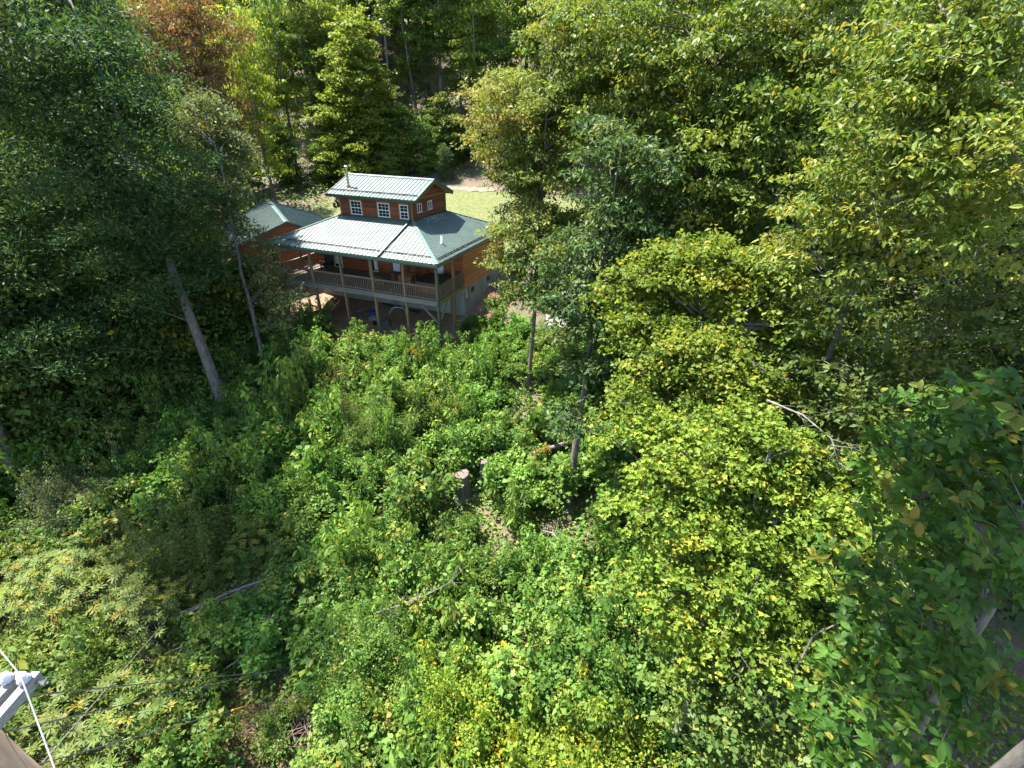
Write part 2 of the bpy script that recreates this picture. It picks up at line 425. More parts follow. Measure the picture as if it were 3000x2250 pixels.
# ---- half-log plank: unit length along x, rounded face towards -y, height 1 (scaled)
def plank_mesh(mat):
    prof = [(0, 0), (-.25, .03), (-.62, .2), (-.78, .5), (-.62, .8), (-.25, .97), (0, 1)]   # y, z
    mb = MB(); vs = []
    for x in (-.5, .5):
        for y, z in prof: vs.append((x, y, z))
    n = len(prof); fs = [tuple(range(n)), tuple(reversed(range(n, 2 * n)))]
    for i in range(n): j = (i + 1) % n; fs.append((i, n + i, n + j, j))
    return mb.poly(vs, fs).mesh('plank_' + mat, MAT[mat])
PLANK = {k: plank_mesh(k) for k in ('log', 'log_side', 'log_weather')}
rngh = np.random.default_rng(5)
def plank_wall(parent, kind, length, z0, z1, row, openings, ridge=None):
    """planks on the plane y=0 of 'parent', x in [0,length]; openings (x0,x1,z0,z1)"""
    z = z0; i = 0
    while z < z1 - .03:
        h = min(row, z1 - z); segs = [(0.0, length)]
        if ridge:   # gable: clip to the triangle above eave
            ze, apex, zr = ridge
            if z + h * .5 > ze:
                f = max(0, (zr - (z + h * .5)) / (zr - ze)); segs = [(apex - apex * f, apex + (length - apex) * f)]
        for (a, b, c, d) in openings:
            if z + h > c + .02 and z < d - .02:
                ns = []
                for s, e in segs:
                    if b <= s or a >= e: ns.append((s, e)); continue
                    if a > s: ns.append((s, a))
                    if b < e: ns.append((b, e))
                segs = ns
        for s, e in segs:
            if e - s < .06: continue
            cuts = [s, e]
            if e - s > 3.2:
                cuts.insert(1, s + (e - s) * float(rngh.uniform(.3, .7)))
            for q in range(len(cuts) - 1):
                L = cuts[q + 1] - cuts[q] - .004
                link('plank', PLANK[kind], parent, ((cuts[q] + cuts[q + 1]) / 2, 0, z), None, (L, .058, h - .004))
        z += row; i += 1

def window_unit(name, parent, loc, rot, w, h, cols, rows, sashes=2, blind=None, label=None):
    """white framed window; local x width, z height, face towards -y"""
    t = .06
    fr = MB()
    fr.box(0, w, -.05, .03, 0, t).box(0, w, -.05, .03, h - t, h).box(0, t, -.05, .03, t, h - t).box(w - t, w, -.05, .03, t, h - t)
    if sashes == 2: fr.box(t, w - t, -.043, .02, h / 2 - .03, h / 2 + .03)
    if sashes == -2: fr.box(w / 2 - .035, w / 2 + .035, -.043, .02, t, h - t)
    f = fr.build(name, MAT['white'], parent, loc, rot)
    if label: f['label'] = label
    cells = []
    if sashes == 2: cells = [(t, w - t, t, h / 2 - .03), (t, w - t, h / 2 + .03, h - t)]
    elif sashes == -2: cells = [(t, w / 2 - .035, t, h - t), (w / 2 + .035, w - t, t, h - t)]
    else: cells = [(t, w - t, t, h - t)]
    mw = .02
    for (a, b, c, d) in cells:
        for i in range(cols):
            for j in range(rows):
                x0 = a + (b - a) * i / cols; x1 = a + (b - a) * (i + 1) / cols
                z0 = c + (d - c) * j / rows; z1 = c + (d - c) * (j + 1) / rows
                block('pane', 'glass', f, x0 + (mw / 2 if i else 0), x1 - (mw / 2 if i < cols - 1 else 0), -.012, 0.0,
                      z0 + (mw / 2 if j else 0), z1 - (mw / 2 if j < rows - 1 else 0))
        for i in range(1, cols):
            x = a + (b - a) * i / cols; block('muntin', 'white', f, x - mw / 2, x + mw / 2, -.024, -.002, c, d)
        for j in range(1, rows):
            z = c + (d - c) * j / rows; block('muntin', 'white', f, a, b, -.027, -.001, z - mw / 2, z + mw / 2)
    if blind:
        block('blind', 'blind', f, t + .005, w - t - .005, -.03, -.014, h * (1 - blind), h - t)
    return f

# ---- foundation
fnd = MB()
fnd.box(XL + .05, -.02, WY + .02, WY + .25, -3.6, -.35)
fnd.box(-.25, -.02, WY + .25, BACK, -3.6, -.35)
fnd.box(XL + .05, XL + .3, WY + .25, BACK, -3.6, -.35)
fnd.box(XL + .3, -.25, BACK - .25, BACK, -3.6, -.35)
fo = fnd.build('foundation', MAT['concrete'], house)
for y0 in (5.25, 8.3):
    v = MB()
    v.box(-.03, .015, y0, y0 + .5, -.98, -.62)
    vv = v.build('foundation_vent', MAT['dark_vent'], fo)
    for k in range(4): block('louvre', 'dark_vent', vv, .015, .03, y0 + .03, y0 + .47, -.94 + k * .08, -.90 + k * .08)
MB().tube([(.03, 4.08, -.3), (.06, 4.15, -.45), (.07, 4.3, -.75), (.06, 4.28, -1.1)], [.03] * 4, 6).build('drain_pipe', MAT['white'], fo)

# ---- lower walls: core boxes, planks as children
core = MB().box(XL + .02, -.02, WY + .01, WY + .2, -.35, 2.42).build('front_wall', MAT['interior'], house, None)
fw = empty('front_siding', (XL, WY, 0), 0, house)
DOORS = [  # x0, w, z0, h, type
    (-11.3, .8, .0, 1.95, 'win'), (-8.05, .8, .05, 2.0, 'curtain'), (-6.05, .95, .02, 2.08, 'door'), (-2.35, .75, .35, 1.5, 'win')]
ops = [(x - XL, x - XL + w, z, z + h) for x, w, z, h, k in DOORS]
plank_wall(fw, 'log', 13.0, -.3, 2.42, .17, ops)
for x, w, z, h, k in DOORS:
    if k == 'win':
        window_unit('window', house, (x, WY, z), None, w, h, 2, 2, 2, blind=.86)
    elif k == 'curtain':
        f = window_unit('window', house, (x, WY, z), None, w, h, 1, 1, 1, label='porch window with white curtains parted in the middle')
        cu = MB()
        for s0, s1, b0, b1 in ((.07, .38, .09, .30), (.42, .73, .50, .71)):
            for q in range(5):
                a = s0 + (s1 - s0) * q / 5; b = s0 + (s1 - s0) * (q + 1) / 5
                c = b0 + (b1 - b0) * q / 5; d = b0 + (b1 - b0) * (q + 1) / 5
                dy = .012 * (q % 2)
                cu.poly([(c, -.03 - dy, .15), (d, -.03 - .012 * ((q + 1) % 2), .15), (b, -.03 - .012 * ((q + 1) % 2), h - .1), (a, -.03 - dy, h - .1)], [(0, 1, 2, 3)])
        cu.build('curtain', MAT['blind'], f)
    else:
        d = MB().box(0, .06, -.05, .03, 0, h).box(w - .06, w, -.05, .03, 0, h).box(.06, w - .06, -.05, .03, h - .06, h)
        dd = d.build('door', MAT['trim_red'], house, (x, WY, z))
        block('door_leaf', 'dark_vent', dd, .06, w - .06, -.02, .02, .0, h - .06)
        block('pane', 'blind', dd, .17, w - .17, -.032, -.021, .28, h - .2)
        MB().tube([(.8, -.03, .95), (.8, -.09, .95), (.72, -.09, .95)], [.015] * 3, 6).build('handle', MAT['galv'], dd)
for x in (XL + .06, -6.3, -4.9):
    block('trim_board', 'trim_red', house, x - .06, x + .06, WY - .055, WY + .0, -.05, 2.4)
# right side wall, turned from the sun; its brightness is in the siding colour
MB().box(-.2, -.02, WY + .2, BACK, -.35, 2.5).build('side_wall', MAT['interior'], house)
sw = empty('side_siding', (0, WY, 0), R(90), house)
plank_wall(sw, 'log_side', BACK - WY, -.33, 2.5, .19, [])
MB().box(XL + .02, XL + .2, WY + .2, BACK, -.35, 2.5).build('side_wall', MAT['interior'], house)
sl_ = empty('side_siding', (XL, BACK, 0), R(-90), house)
plank_wall(sl_, 'log', BACK - WY, -.33, 2.5, .15, [])
MB().box(XL + .2, -.2, BACK - .2, BACK, -.35, 2.5).build('rear_wall', MAT['log'], house)
for (x, y) in ((.0, WY), (.0, BACK)):
    block('corner_board', 'trim_red', house, x - .03, x + .055, y - .075, y + .06, -.36, 2.5)

# ---- roofs
def slope_panels(parent, origin, sdir, pdir, s0, s1, P, slope, hipL, hipR, mat='roof', width=.9, rib=.3, name='roof_panel'):
    """s runs along the eave, p is the plan distance up the slope"""
    origin = Vector(origin); sd = Vector(sdir); pd = Vector(pdir)
    nrm = Vector((-pd.x * slope, -pd.y * slope, 1)).normalized()
    def pm(s):
        m = P
        if hipL: m = min(m, s - s0)
        if hipR: m = min(m, s1 - s)
        return max(m, 0.0)
    def pt(s, p, h): return origin + sd * s + pd * p + Vector((0, 0, slope * p)) + nrm * h
    s = s0
    while s < s1 - .02:
        e = min(s + width, s1)
        if s1 - e < .15: e = s1
        brk = sorted({s, e, *[b for b in ((s0 + P) if hipL else None, (s1 - P) if hipR else None) if b is not None and s < b < e]})
        mb = MB()
        bot = [(s, 0), (e, 0)]; top = [(b, pm(b)) for b in reversed(brk)]
        ring = []
        for q in bot + top:
            if not ring or (abs(q[0] - ring[-1][0]) + abs(q[1] - ring[-1][1])) > 1e-6: ring.append(q)
        if abs(ring[0][0] - ring[-1][0]) + abs(ring[0][1] - ring[-1][1]) < 1e-6: ring.pop()
        n = len(ring)
        if n >= 3:
            vs = [pt(a, b, .012) for a, b in ring] + [pt(a, b, 0) for a, b in ring]
            fs = [tuple(range(n)), tuple(reversed(range(n, 2 * n)))] + [(i, n + i, n + (i + 1) % n, (i + 1) % n) for i in range(n)]
            mb.poly([tuple(v) for v in vs], fs)
        r = s
        while r < e - .05:
            m = min(pm(r), pm(min(r + .05, s1)))
            if m > .08:
                w0, w1, hh = .034, .016, .046
                vs = []
                for p in (0.0, m):
                    for ds, hz in ((-w0 + .03, .010), (w0 + .03, .010), (w1 + .03, hh), (-w1 + .03, hh)): vs.append(tuple(pt(r + ds, p, hz)))
                mb.poly(vs, [(0, 1, 2, 3), (7, 6, 5, 4), (0, 4, 5, 1), (1, 5, 6, 2), (2, 6, 7, 3), (3, 7, 4, 0)])
            r += rib
        if mb.v: mb.build(name, MAT[mat], parent)
        s = e

lower = MB()
# sheathing under the lower hip roof, a closed shell a little below the panels
z0 = EZ - .05; zt = CZ - .05
a = [(EX0, EY0), (EX1, EY0), (EX1, EY1), (EX0, EY1)]; b = [(CX0, CY0), (CX1, CY0), (CX1, CY1), (CX0, CY1)]
lower.poly([(x, y, z0) for x, y in a] + [(x, y, zt) for x, y in b], [(0, 1, 5, 4), (1, 2, 6, 5), (2, 3, 7, 6), (3, 0, 4, 7)])
lower.box(EX0 + .3, EX1 - .3, EY0 + .25, EY1 - .25, z0 - .12, z0 - .08)
roof1 = lower.build('lower_roof', MAT['ceil'], house)
LX = EX1 - EX0; LY = EY1 - EY0
slope_panels(roof1, (EX0, EY0, EZ), (1, 0, 0), (0, 1, 0), 0, LX, INS, SL, True, True)
slope_panels(roof1, (EX1, EY0, EZ), (0, 1, 0), (-1, 0, 0), 0, LY, INS, SL, True, True)
slope_panels(roof1, (EX1, EY1, EZ), (-1, 0, 0), (0, -1, 0), 0, LX, INS, SL, True, True)
slope_panels(roof1, (EX0, EY1, EZ), (0, -1, 0), (1, 0, 0), 0, LY, INS, SL, True, True)
for p, q in (((EX1, EY0), (CX1, CY0)), ((EX0, EY0), (CX0 - .1, CY0)), ((EX1, EY1), (CX1, CY1)), ((EX0, EY1), (CX0 - .1, CY1))):
    MB().beam((p[0], p[1], EZ + .04), (q[0], q[1], CZ + .04), .20, .03).build('hip_cap', MAT['roof_cap'], roof1)
# fascia, gutters, snow rails
for nm, bx in (('fascia', (EX0, EX1, EY0 - .01, EY0 + .02)), ('fascia', (EX0, EX1, EY1 - .02, EY1 + .01)), ('fascia', (EX1 - .02, EX1 + .01, EY0 + .02, EY1 - .02)), ('fascia', (EX0 - .01, EX0 + .02, EY0 + .02, EY1 - .02))):
    block(nm, 'fascia', roof1, bx[0], bx[1], bx[2], bx[3], EZ - .24, EZ - .015)
g = MB()
g.box(EX0, EX1 + .02, EY0 - .13, EY0 - .012, EZ - .16, EZ - .145).box(EX0, EX1 + .02, EY0 - .13, EY0 - .118, EZ - .145, EZ - .03)
g.box(EX0, EX0 + .01, EY0 - .118, EY0 - .012, EZ - .145, EZ - .03).box(EX1 + .01, EX1 + .02, EY0 - .118, EY0 - .012, EZ - .145, EZ - .03)
g.build('gutter', MAT['gutter'], roof1)
def snow_rail(parent, p0, p1, up):
    m = MB(); p0 = Vector(p0); p1 = Vector(p1); up = Vector(up).normalized()
    m.beam(p0 + up * .07, p1 + up * .07, .035, .07, up)
    n = int((p1 - p0).length / .9)
    for i in range(n + 1): c = p0.lerp(p1, i / max(n, 1)); m.beam(c, c + up * .075, .05, .05)
    m.build('snow_rail', MAT['snow'], parent)
pf = .55; zf = EZ + pf * SL + .02; nf = (0, -SL, 1)
snow_rail(roof1, (EX0 + .75, EY0 + pf, zf), (-4.2, EY0 + pf, zf), nf)
snow_rail(roof1, (-3.75, EY0 + pf, zf), (EX1 - .75, EY0 + pf, zf), nf)
pr = .3
snow_rail(roof1, (EX1 - pr, EY0 + .65, EZ + pr * SL + .02), (EX1 - pr, EY1 - .65, EZ + pr * SL + .02), (SL, 0, 1))
# downspout lying on the front slope, from the clerestory gutter
ds = MB()
nv = Vector((0, -SL, 1)).normalized()
def fr_(x, y, h): return Vector((x, y, EZ + (y - EY0) * SL)) + nv * h
ds.beam(fr_(-3.66, CY0 - .1, .1), fr_(-3.95, EY0 + .0, .1), .11, .1, nv)
ds.beam((-3.64, CY0 - .12, CZ + .12), (-3.64, CY0 - .12, 5.45), .10, .09, (0, 1, 0))
ds.beam((-3.64, CY0 - .12, 5.44), (-3.64, CY0 - .22, 5.52), .10, .09, (0, 0, 1))
ds.build('roof_downspout', MAT['green_trim'], roof1)
# plumbing vent and pale caulk left on the panels
vp = Vector((-.92, 2.66, EZ + (EX1 + .92) * SL))
v = MB(); v.tube([vp + Vector((0, 0, -.05)), vp + Vector((0, 0, .12)), vp + Vector((0, 0, .14)), vp + Vector((0, 0, .52))], [.16, .09, .055, .05], 10)
v.build('plumbing_vent', MAT['white'], roof1, smooth=True)
ck = MB(); rk = np.random.default_rng(3)
for i in range(110):
    y = CY0 + .9 + rk.beta(1.6, 1.6) * 3.0; x = CX1 + .12 + abs(rk.normal(0, .35))
    z = EZ + (EX1 - x) * SL + .05; w = rk.uniform(.015, .05); l = rk.uniform(.02, .09); c = rk.uniform(-.04, .04)
    ck.poly([(x, y, z), (x + w, y + c, z - w * SL), (x + w + c, y + l, z - (w + c) * SL + .006), (x - .01, y + l * .8, z + .008)], [(0, 1, 2, 3)])
tag(ck.build('caulk_residue', MAT['white'], roof1), kind='stuff')

lt = MB()
for i in range(420):
    if i < 260:
        p = abs(rk.normal(0, .35)) + (.6 if i % 3 == 0 else .03); x = rk.uniform(EX0 + 1, EX1 - 1); q = Vector((x, EY0 + p, EZ + p * SL + .02)); tx = Vector((0, 1, SL))
    else:
        p = abs(rk.normal(0, .3)) + .03; y = rk.uniform(EY0 + 1, EY1 - 1); q = Vector((EX1 - p, y, EZ + p * SL + .02)); tx = Vector((-1, 0, SL))
    a1 = rk.uniform(0, 6.28); s1 = rk.uniform(.03, .07); u1 = Vector((math.cos(a1), math.sin(a1), 0)); u1.z = u1.dot(Vector((tx.x, tx.y, 0))) * SL; w1 = Vector((-u1.y, u1.x, 0)); w1.z = w1.dot(Vector((tx.x, tx.y, 0))) * SL
    lt.poly([tuple(q), tuple(q + u1 * s1 + w1 * s1 * .4 + Vector((0, 0, .012))), tuple(q + u1 * s1 * 2), tuple(q + u1 * s1 - w1 * s1 * .4 + Vector((0, 0, .008)))], [(0, 1, 2, 3)])
MAT['litter'] = simple('fallen_leaves', [(.3, (.09, .05, .02)), (.7, (.2, .13, .05))], 3, .9, None, 0)
tag(lt.build('leaf_litter', MAT['litter'], roof1), kind='stuff')

# ---- clerestory
up_h = 5.55 + .05
WALLTOP = 5.52
RY = (CY0 + CY1) / 2 + .05; GY0 = CY0 - .28; GZ = 5.60; RZ = 6.66; GX0, GX1 = -10.28, -3.02
cl = MB().box(CX0 + .02, CX1 - .02, CY0 + .02, CY1 - .02, CZ - .5, WALLTOP)
cl.poly([(CX1 - .02, CY0 + .02, WALLTOP), (CX1 - .02, CY1 - .02, WALLTOP), (CX1 - .02, RY, RZ - .12), (CX0 + .02, CY0 + .02, WALLTOP), (CX0 + .02, CY1 - .02, WALLTOP), (CX0 + .02, RY, RZ - .12)], [(0, 1, 2), (5, 4, 3), (0, 2, 5, 3), (1, 4, 5, 2)])
cl_o = cl.build('clerestory', MAT['interior'], house)
LW = CX1 - CX0
WINS = [(-8.56, .95), (-6.26, .95), (-4.48, .68)]
cw = empty('front_siding', (CX0, CY0, 0), 0, house)
plank_wall(cw, 'log_weather', LW, CZ + .06, WALLTOP, .15, [(x - CX0 - .09, x - CX0 + w + .09, 4.22, 5.4) for x, w in WINS])
for i, (x, w) in enumerate(WINS):
    window_unit('window', house, (x, CY0, 4.28), None, w, .95, 3 if i < 2 else 2, 2, 2)
    for s in (x - .095, x + w + .005): block('casing', 'trim_red', house, s, s + .09, CY0 - .05, CY0 + .01, 4.2, 5.5)
    block('casing', 'trim_red', house, x - .004, x + w + .004, CY0 - .05, CY0 + .01, 5.235, 5.34)
cs = empty('side_siding', (CX1, CY0, 0), R(90), house)
DL = CY1 - CY0
SW = [(.68, .62), (2.16, .62)]
plank_wall(cs, 'log_weather', DL, CZ + .06, RZ - .1, .15, [(a - .04, a + w + .04, 4.56, 5.28) for a, w in SW], ridge=(5.6, RY - CY0, RZ - .02))
for aa, w in SW:
    window_unit('window', house, (CX1, CY0 + aa, 4.6), (0, 0, R(90)), w, .64, 1, 1, -2)
for x, y in ((CX0, CY0), (CX1, CY0), (CX1, CY1)):
    block('corner_board', 'trim_red', house, x - .06, x + .045, y - .05, y + .055, CZ + .02, 5.55)
block('frieze_board', 'trim_red', house, CX1 + .002, CX1 + .05, CY0 + .06, CY1 - .06, 5.5, 5.6)
# base flashing
block('flashing', 'green_trim', house, CX0 - .02, CX1 + .02, CY0 - .09, CY0 - .0, CZ - .02, CZ + .06)
block('flashing', 'green_trim', house, CX1 + .0, CX1 + .09, CY0 - .02, CY1 + .02, CZ - .02, CZ + .06)
GSL = (RZ - GZ) / (RY - GY0)
GY1 = 2 * RY - GY0
sh = MB()
for sgn, y0 in ((1, GY0), (-1, GY1)):
    sh.poly([(GX0, y0, GZ - .03), (GX1, y0, GZ - .03), (GX1, RY, RZ - .03), (GX0, RY, RZ - .03), (GX0, y0, GZ - .1), (GX1, y0, GZ - .1), (GX1, RY, RZ - .1), (GX0, RY, RZ - .1)],
            [(0, 1, 2, 3), (7, 6, 5, 4), (0, 4, 5, 1), (1, 5, 6, 2), (3, 2, 6, 7), (0, 3, 7, 4)])
roof2 = sh.build('upper_roof', MAT['trim_red'], house)
slope_panels(roof2, (GX0, GY0, GZ), (1, 0, 0), (0, 1, 0), 0, GX1 - GX0, RY - GY0, GSL, False, False)
slope_panels(roof2, (GX1, GY1, GZ), (-1, 0, 0), (0, -1, 0), 0, GX1 - GX0, RY - GY0, GSL, False, False)
for s in (-1, 1):
    MB().beam((GX0, RY + s * .09, RZ + .022), (GX1, RY + s * .09, RZ + .022), .19, .02, (0, s * GSL, 1)).build('ridge_cap', MAT['roof_cap'], roof2)
for x in (GX0 - .012, GX1 + .012):
    for y0, sg in ((GY0, 1), (GY1, -1)):
        MB().beam((x, y0 - sg * .02, GZ - .06), (x, RY + sg * .0, RZ - .05), .03, .2, (0, 0, 1)).build('rake_trim', MAT['green_trim'], roof2)
        if x > GX1: MB().beam((x - .03, y0, GZ - .2), (x - .03, RY, RZ - .19), .03, .1, (0, 0, 1)).build('rake_board', MAT['trim_red'], roof2)
for y in (GY0 - .02, GY1 + .02):
    block('fascia', 'green_trim', roof2, GX0, GX1, y - .015, y + .015, GZ - .19, GZ - .01)
gg = MB().box(GX0, GX1, GY0 - .14, GY0 - .037, GZ - .15, GZ - .135).box(GX0, GX1, GY0 - .14, GY0 - .128, GZ - .135, GZ - .03)
gg.build('gutter', MAT['green_trim'], roof2)
ny = .5
snow_rail(roof2, (GX0 + .1, GY0 + ny, GZ + ny * GSL + .02), (GX1 - .12, GY0 + ny, GZ + ny * GSL + .02), (0, -GSL, 1))
# chimney flue
cxp, cyp = -9.08, 4.19; czp = GZ + (cyp - GY0) * GSL
fl = MB(); fl.tube([(cxp, cyp, czp - .1), (cxp, cyp, czp + 1.2)], [.085, .085], 14)
fl.tube([(cxp, cyp, czp + .62), (cxp, cyp, czp + .645)], [.092, .092], 14)
flo = fl.build('stove_flue', MAT['galv'], roof2)
MB().tube([(cxp, cyp, czp + 1.2), (cxp, cyp, czp + 1.3)], [.10, .10], 14).tube([(cxp, cyp, czp + 1.34), (cxp, cyp, czp + 1.36), (cxp, cyp, czp + 1.42)], [.15, .15, .03], 14).tube([(cxp, cyp, czp + 1.28), (cxp, cyp, czp + 1.36)], [.06, .06], 8).build('flue_cap', MAT['galv'], flo)
MB().tube([(cxp, cyp, czp - .06), (cxp, cyp, czp + .06), (cxp, cyp, czp + .14)], [.17, .14, .09], 12).build('flue_boot', MAT['boot'], flo)

# ---- porch
porch = MB()
for k in range(10): porch.box(XL + .1, -.1, .25 + k * .41, .29 + k * .41, -.24, -.05)
porch_o = porch.build('porch_floor', MAT['deck_wood'], house)
y = -.03
while y < WY - .06:
    block('deck_board', 'deck_wood', porch_o, XL - .03, .03, y, y + .135, -.04, 0.0); y += .143
POSTS = [0, -2.45, -4.9, -7.4, -9.95, -13.0]
def post(x, y, z0, z1, w=.14, nm='porch_post'): return block(nm, 'post_wood', house, x - w / 2, x + w / 2, y - w / 2, y + w / 2, z0, z1)
for x in POSTS:
    post(x, .0, .0, EZ - .17)
    q = hw(x, 0); post(x, .07, Hf(q.x, q.y) - ZD - .3, -.335, .15, 'support_post')
for x in (0, XL):
    post(x, 2.3, 0, EZ - .17)
    q = hw(x, 2.3); post(x, 2.3, Hf(q.x, q.y) - ZD - .3, -.30, .14, 'support_post')
q = hw(-.9, 3.7); post(-.9, 3.7, Hf(q.x, q.y) - ZD - .3, -.25, .14, 'support_post')
for i in range(5):
    xa, xb = POSTS[i + 1], POSTS[i]
    block('rim_beam', 'beam_wood', house, xa + .003, xb - .003, -.10, -.05, -.33, -.05)
    block('rim_beam', 'beam_wood', house, xa + .003, xb - .003, -.045, .0, -.33, -.05)
block('edge_board', 'beam_wood', house, XL - .1, .1, -.14, -.031, -.042, .012)
for x in (.0, XL):
    block('rim_beam', 'post_wood' if x == 0 else 'beam_wood', house, x - .025, x + .07, .08, WY - .1, -.33, -.05)
# header under the eave
block('header_beam', 'post_wood', house, XL - .07, .07, -.07, .07, EZ - .17, EZ - .13)
block('header_beam', 'post_wood', house, -.07, .07, .07, WY, EZ - .17, EZ - .13)
block('header_beam', 'post_wood', house, XL - .07, XL + .07, .07, WY, EZ - .17, EZ - .13)
MB().beam((-.1, .02, -1.5), (-1.3, .02, -.36), .09, .09).build('brace', MAT['beam_wood'], house)
MB().beam((0, .2, -1.5), (0, 1.35, -.36), .09, .09).build('brace', MAT['beam_wood'], house)
MB().beam((XL + .1, .02, -1.5), (XL + 1.3, .02, -.36), .12, .12).build('brace', MAT['beam_wood'], house)
# downspouts at the two front corners
for x in (.12, XL - .12):
    q = hw(x, -.1)
    m = MB().beam((x, -.13, Hf(q.x, q.y) - ZD + .02), (x, -.13, EZ - .42), .085, .11, (0, 1, 0))
    m.beam((x, -.13, EZ - .42), (x, EY0 - .07, EZ - .17), .085, .11, (1, 0, 0))
    m.build('downspout', MAT['green_trim'], house)
# railings with single balusters
BAL = MB().box(-.016, .016, -.016, .016, 0, .78).mesh('baluster', MAT['rail_wood'])
def railing(x0, y0, x1, y1):
    L = math.hypot(x1 - x0, y1 - y0); ang = math.atan2(y1 - y0, x1 - x0)
    r = MB().box(0, L, -.07, .07, .92, .96).box(0, L, -.022, .022, .83, .92).box(0, L, -.022, .022, .055, .14)
    ro = r.build('railing', MAT['rail_wood'], house, (x0, y0, 0), (0, 0, ang))
    n = max(2, int(L / .14))
    for i in range(n): link('baluster', BAL, ro, ((i + .5) * L / n, -.045 if (i % 1) == 0 else 0, .06))
for i in range(5): railing(POSTS[i + 1] + .07, 0, POSTS[i] - .07, 0)
railing(0, .07, 0, 2.23); railing(0, 2.37, 0, WY - .1)
railing(XL, 2.23, XL, .07); railing(XL, WY - .1, XL, 2.37)

# ---------------------------------------------------------------- garage behind, at an angle
gd = Vector((-6.12, 10.13, 0)).normalized(); gr = Vector((gd.y, -gd.x, 0))
gar = tag(empty('garage', (-18.45 + gd.x * .4, 38.55 + gd.y * .4, -11.35), math.atan2(gr.y, gr.x)), 'wooden garage with green metal gable roof behind the left end of the cabin', 'garage')
GW, GL, GH, GR = 3.95, 11.0, 2.35, 3.86
MB().box(-GW, GW, 0.02, GL, -.6, GH).poly([(-GW, .02, GH), (GW, .02, GH), (0, .02, GR - .1), (-GW, GL, GH), (GW, GL, GH), (0, GL, GR - .1)], [(0, 1, 2), (5, 4, 3), (0, 2, 5, 3), (1, 4, 5, 2)]).build('wall', MAT['trim_red'], gar)
gs = empty('gable_siding', (-GW, 0, 0), 0, gar)
plank_wall(gs, 'log', 2 * GW, 0, GR - .1, .2, [], ridge=(GH, GW, GR - .05))
gsl = (GR - GH) / GW; ov = .45
gro = MB()
for s in (-1, 1):
    e = s * (GW + ov); ze = GH - ov * gsl
    gro.poly([(e, -.4, ze), (0, -.4, GR), (0, GL + .4, GR), (e, GL + .4, ze), (e, -.4, ze - .08), (0, -.4, GR - .08), (0, GL + .4, GR - .08), (e, GL + .4, ze - .08)],
             [(0, 1, 2, 3), (7, 6, 5, 4), (0, 4, 5, 1), (2, 6, 7, 3), (0, 3, 7, 4), (1, 5, 6, 2)])
gro_o = gro.build('roof', MAT['fascia'], gar)
slope_panels(gro_o, (GW + ov, -.4, GH - ov * gsl + .02), (0, 1, 0), (-1, 0, 0), 0, GL + .8, GW + ov, gsl, False, False)
slope_panels(gro_o, (-GW - ov, GL + .4, GH - ov * gsl + .02), (0, -1, 0), (1, 0, 0), 0, GL + .8, GW + ov, gsl, False, False)
for s in (-1, 1):
    MB().beam((s * .1, -.42, GR + .03 - .1 * gsl + .02), (s * .1, GL + .42, GR + .03 - .1 * gsl + .02), .2, .02, (s * gsl, 0, 1)).build('ridge_cap', MAT['roof_cap'], gro_o)
    MB().beam((s * (GW + ov), -.42, GH - ov * gsl - .05), (0, -.42, GR - .05), .03, .16).build('rake_trim', MAT['fascia'], gro_o)
# ---------------------------------------------------------------- foliage generators
def rand_dirs(rng, n, up_bias=0.0):
    v = rng.normal(size=(n, 3)); v[:, 2] += up_bias; return unit(v)

def twigs_into(mb, A, B, r0, r1):
    """thin straight three-sided twigs from points A to points B"""
    for a, b in zip(A, B): mb.tube([a, b], [r0, r1], 3, False)

def foliage(rng, C, crad, per, L, W, style='spray', flat=.6, droop=.25, tilt=.55, age_p=.06, age_c=None, tone_c=None, fold=.14, Lvar=.36, shape='diamond'):
    """leaves around cluster centres C (M,3) with radii crad (M)"""
    M = len(C); idx = np.repeat(np.arange(M), per); n = len(idx)
    off = rand_dirs(rng, n) * (rng.random((n, 1)) ** .45)
    off[:, 2] *= flat
    P = C[idx] + off * crad[idx][:, None]
    if style == 'spray':
        d = off * np.array([1, 1, .4]) + rng.normal(size=(n, 3)) * .45; d[:, 2] -= droop
        nr = np.array([0, 0, 1.0]) + rng.normal(size=(n, 3)) * tilt + off * .5
    elif style == 'droop':
        d = off * .6 + rng.normal(size=(n, 3)) * .35; d[:, 2] -= .8
        nr = off + rng.normal(size=(n, 3)) * .5 + np.array([0, 0, .35])
    elif style == 'tuft':
        d = off + rng.normal(size=(n, 3)) * .3; d[:, 2] += .1
        nr = np.array([0, 0, .8]) + rng.normal(size=(n, 3)) * .6
    else:
        d = rng.normal(size=(n, 3)); nr = rng.normal(size=(n, 3)) + np.array([0, 0, .6])
    s = np.clip(rng.normal(1, Lvar, n), .45, 1.7)
    if shape == 'diamond': Q = leaf_quads(P, d, nr, L * s, W * s * rng.uniform(.75, 1.2, n), fold)
    else: Q = leaf_hex(P, d, nr, L * s, W * s * rng.uniform(.75, 1.2, n), fold, shape == 'lobed')
    tc = rng.uniform(.15, .85, M) if tone_c is None else tone_c
    tone = np.clip(tc[idx] + rng.normal(0, .22, n), 0, 1)
    ac = (rng.random(M) < .10) * rng.uniform(.15, .6, M) if age_c is None else age_c
    age = np.clip(ac[idx] + rng.normal(0, .06, n) + (rng.random(n) < age_p) * rng.uniform(.3, 1, n), 0, 1)
    if shape != 'diamond': tone = np.repeat(tone, 2); age = np.repeat(age, 2)
    return Q, tone, age

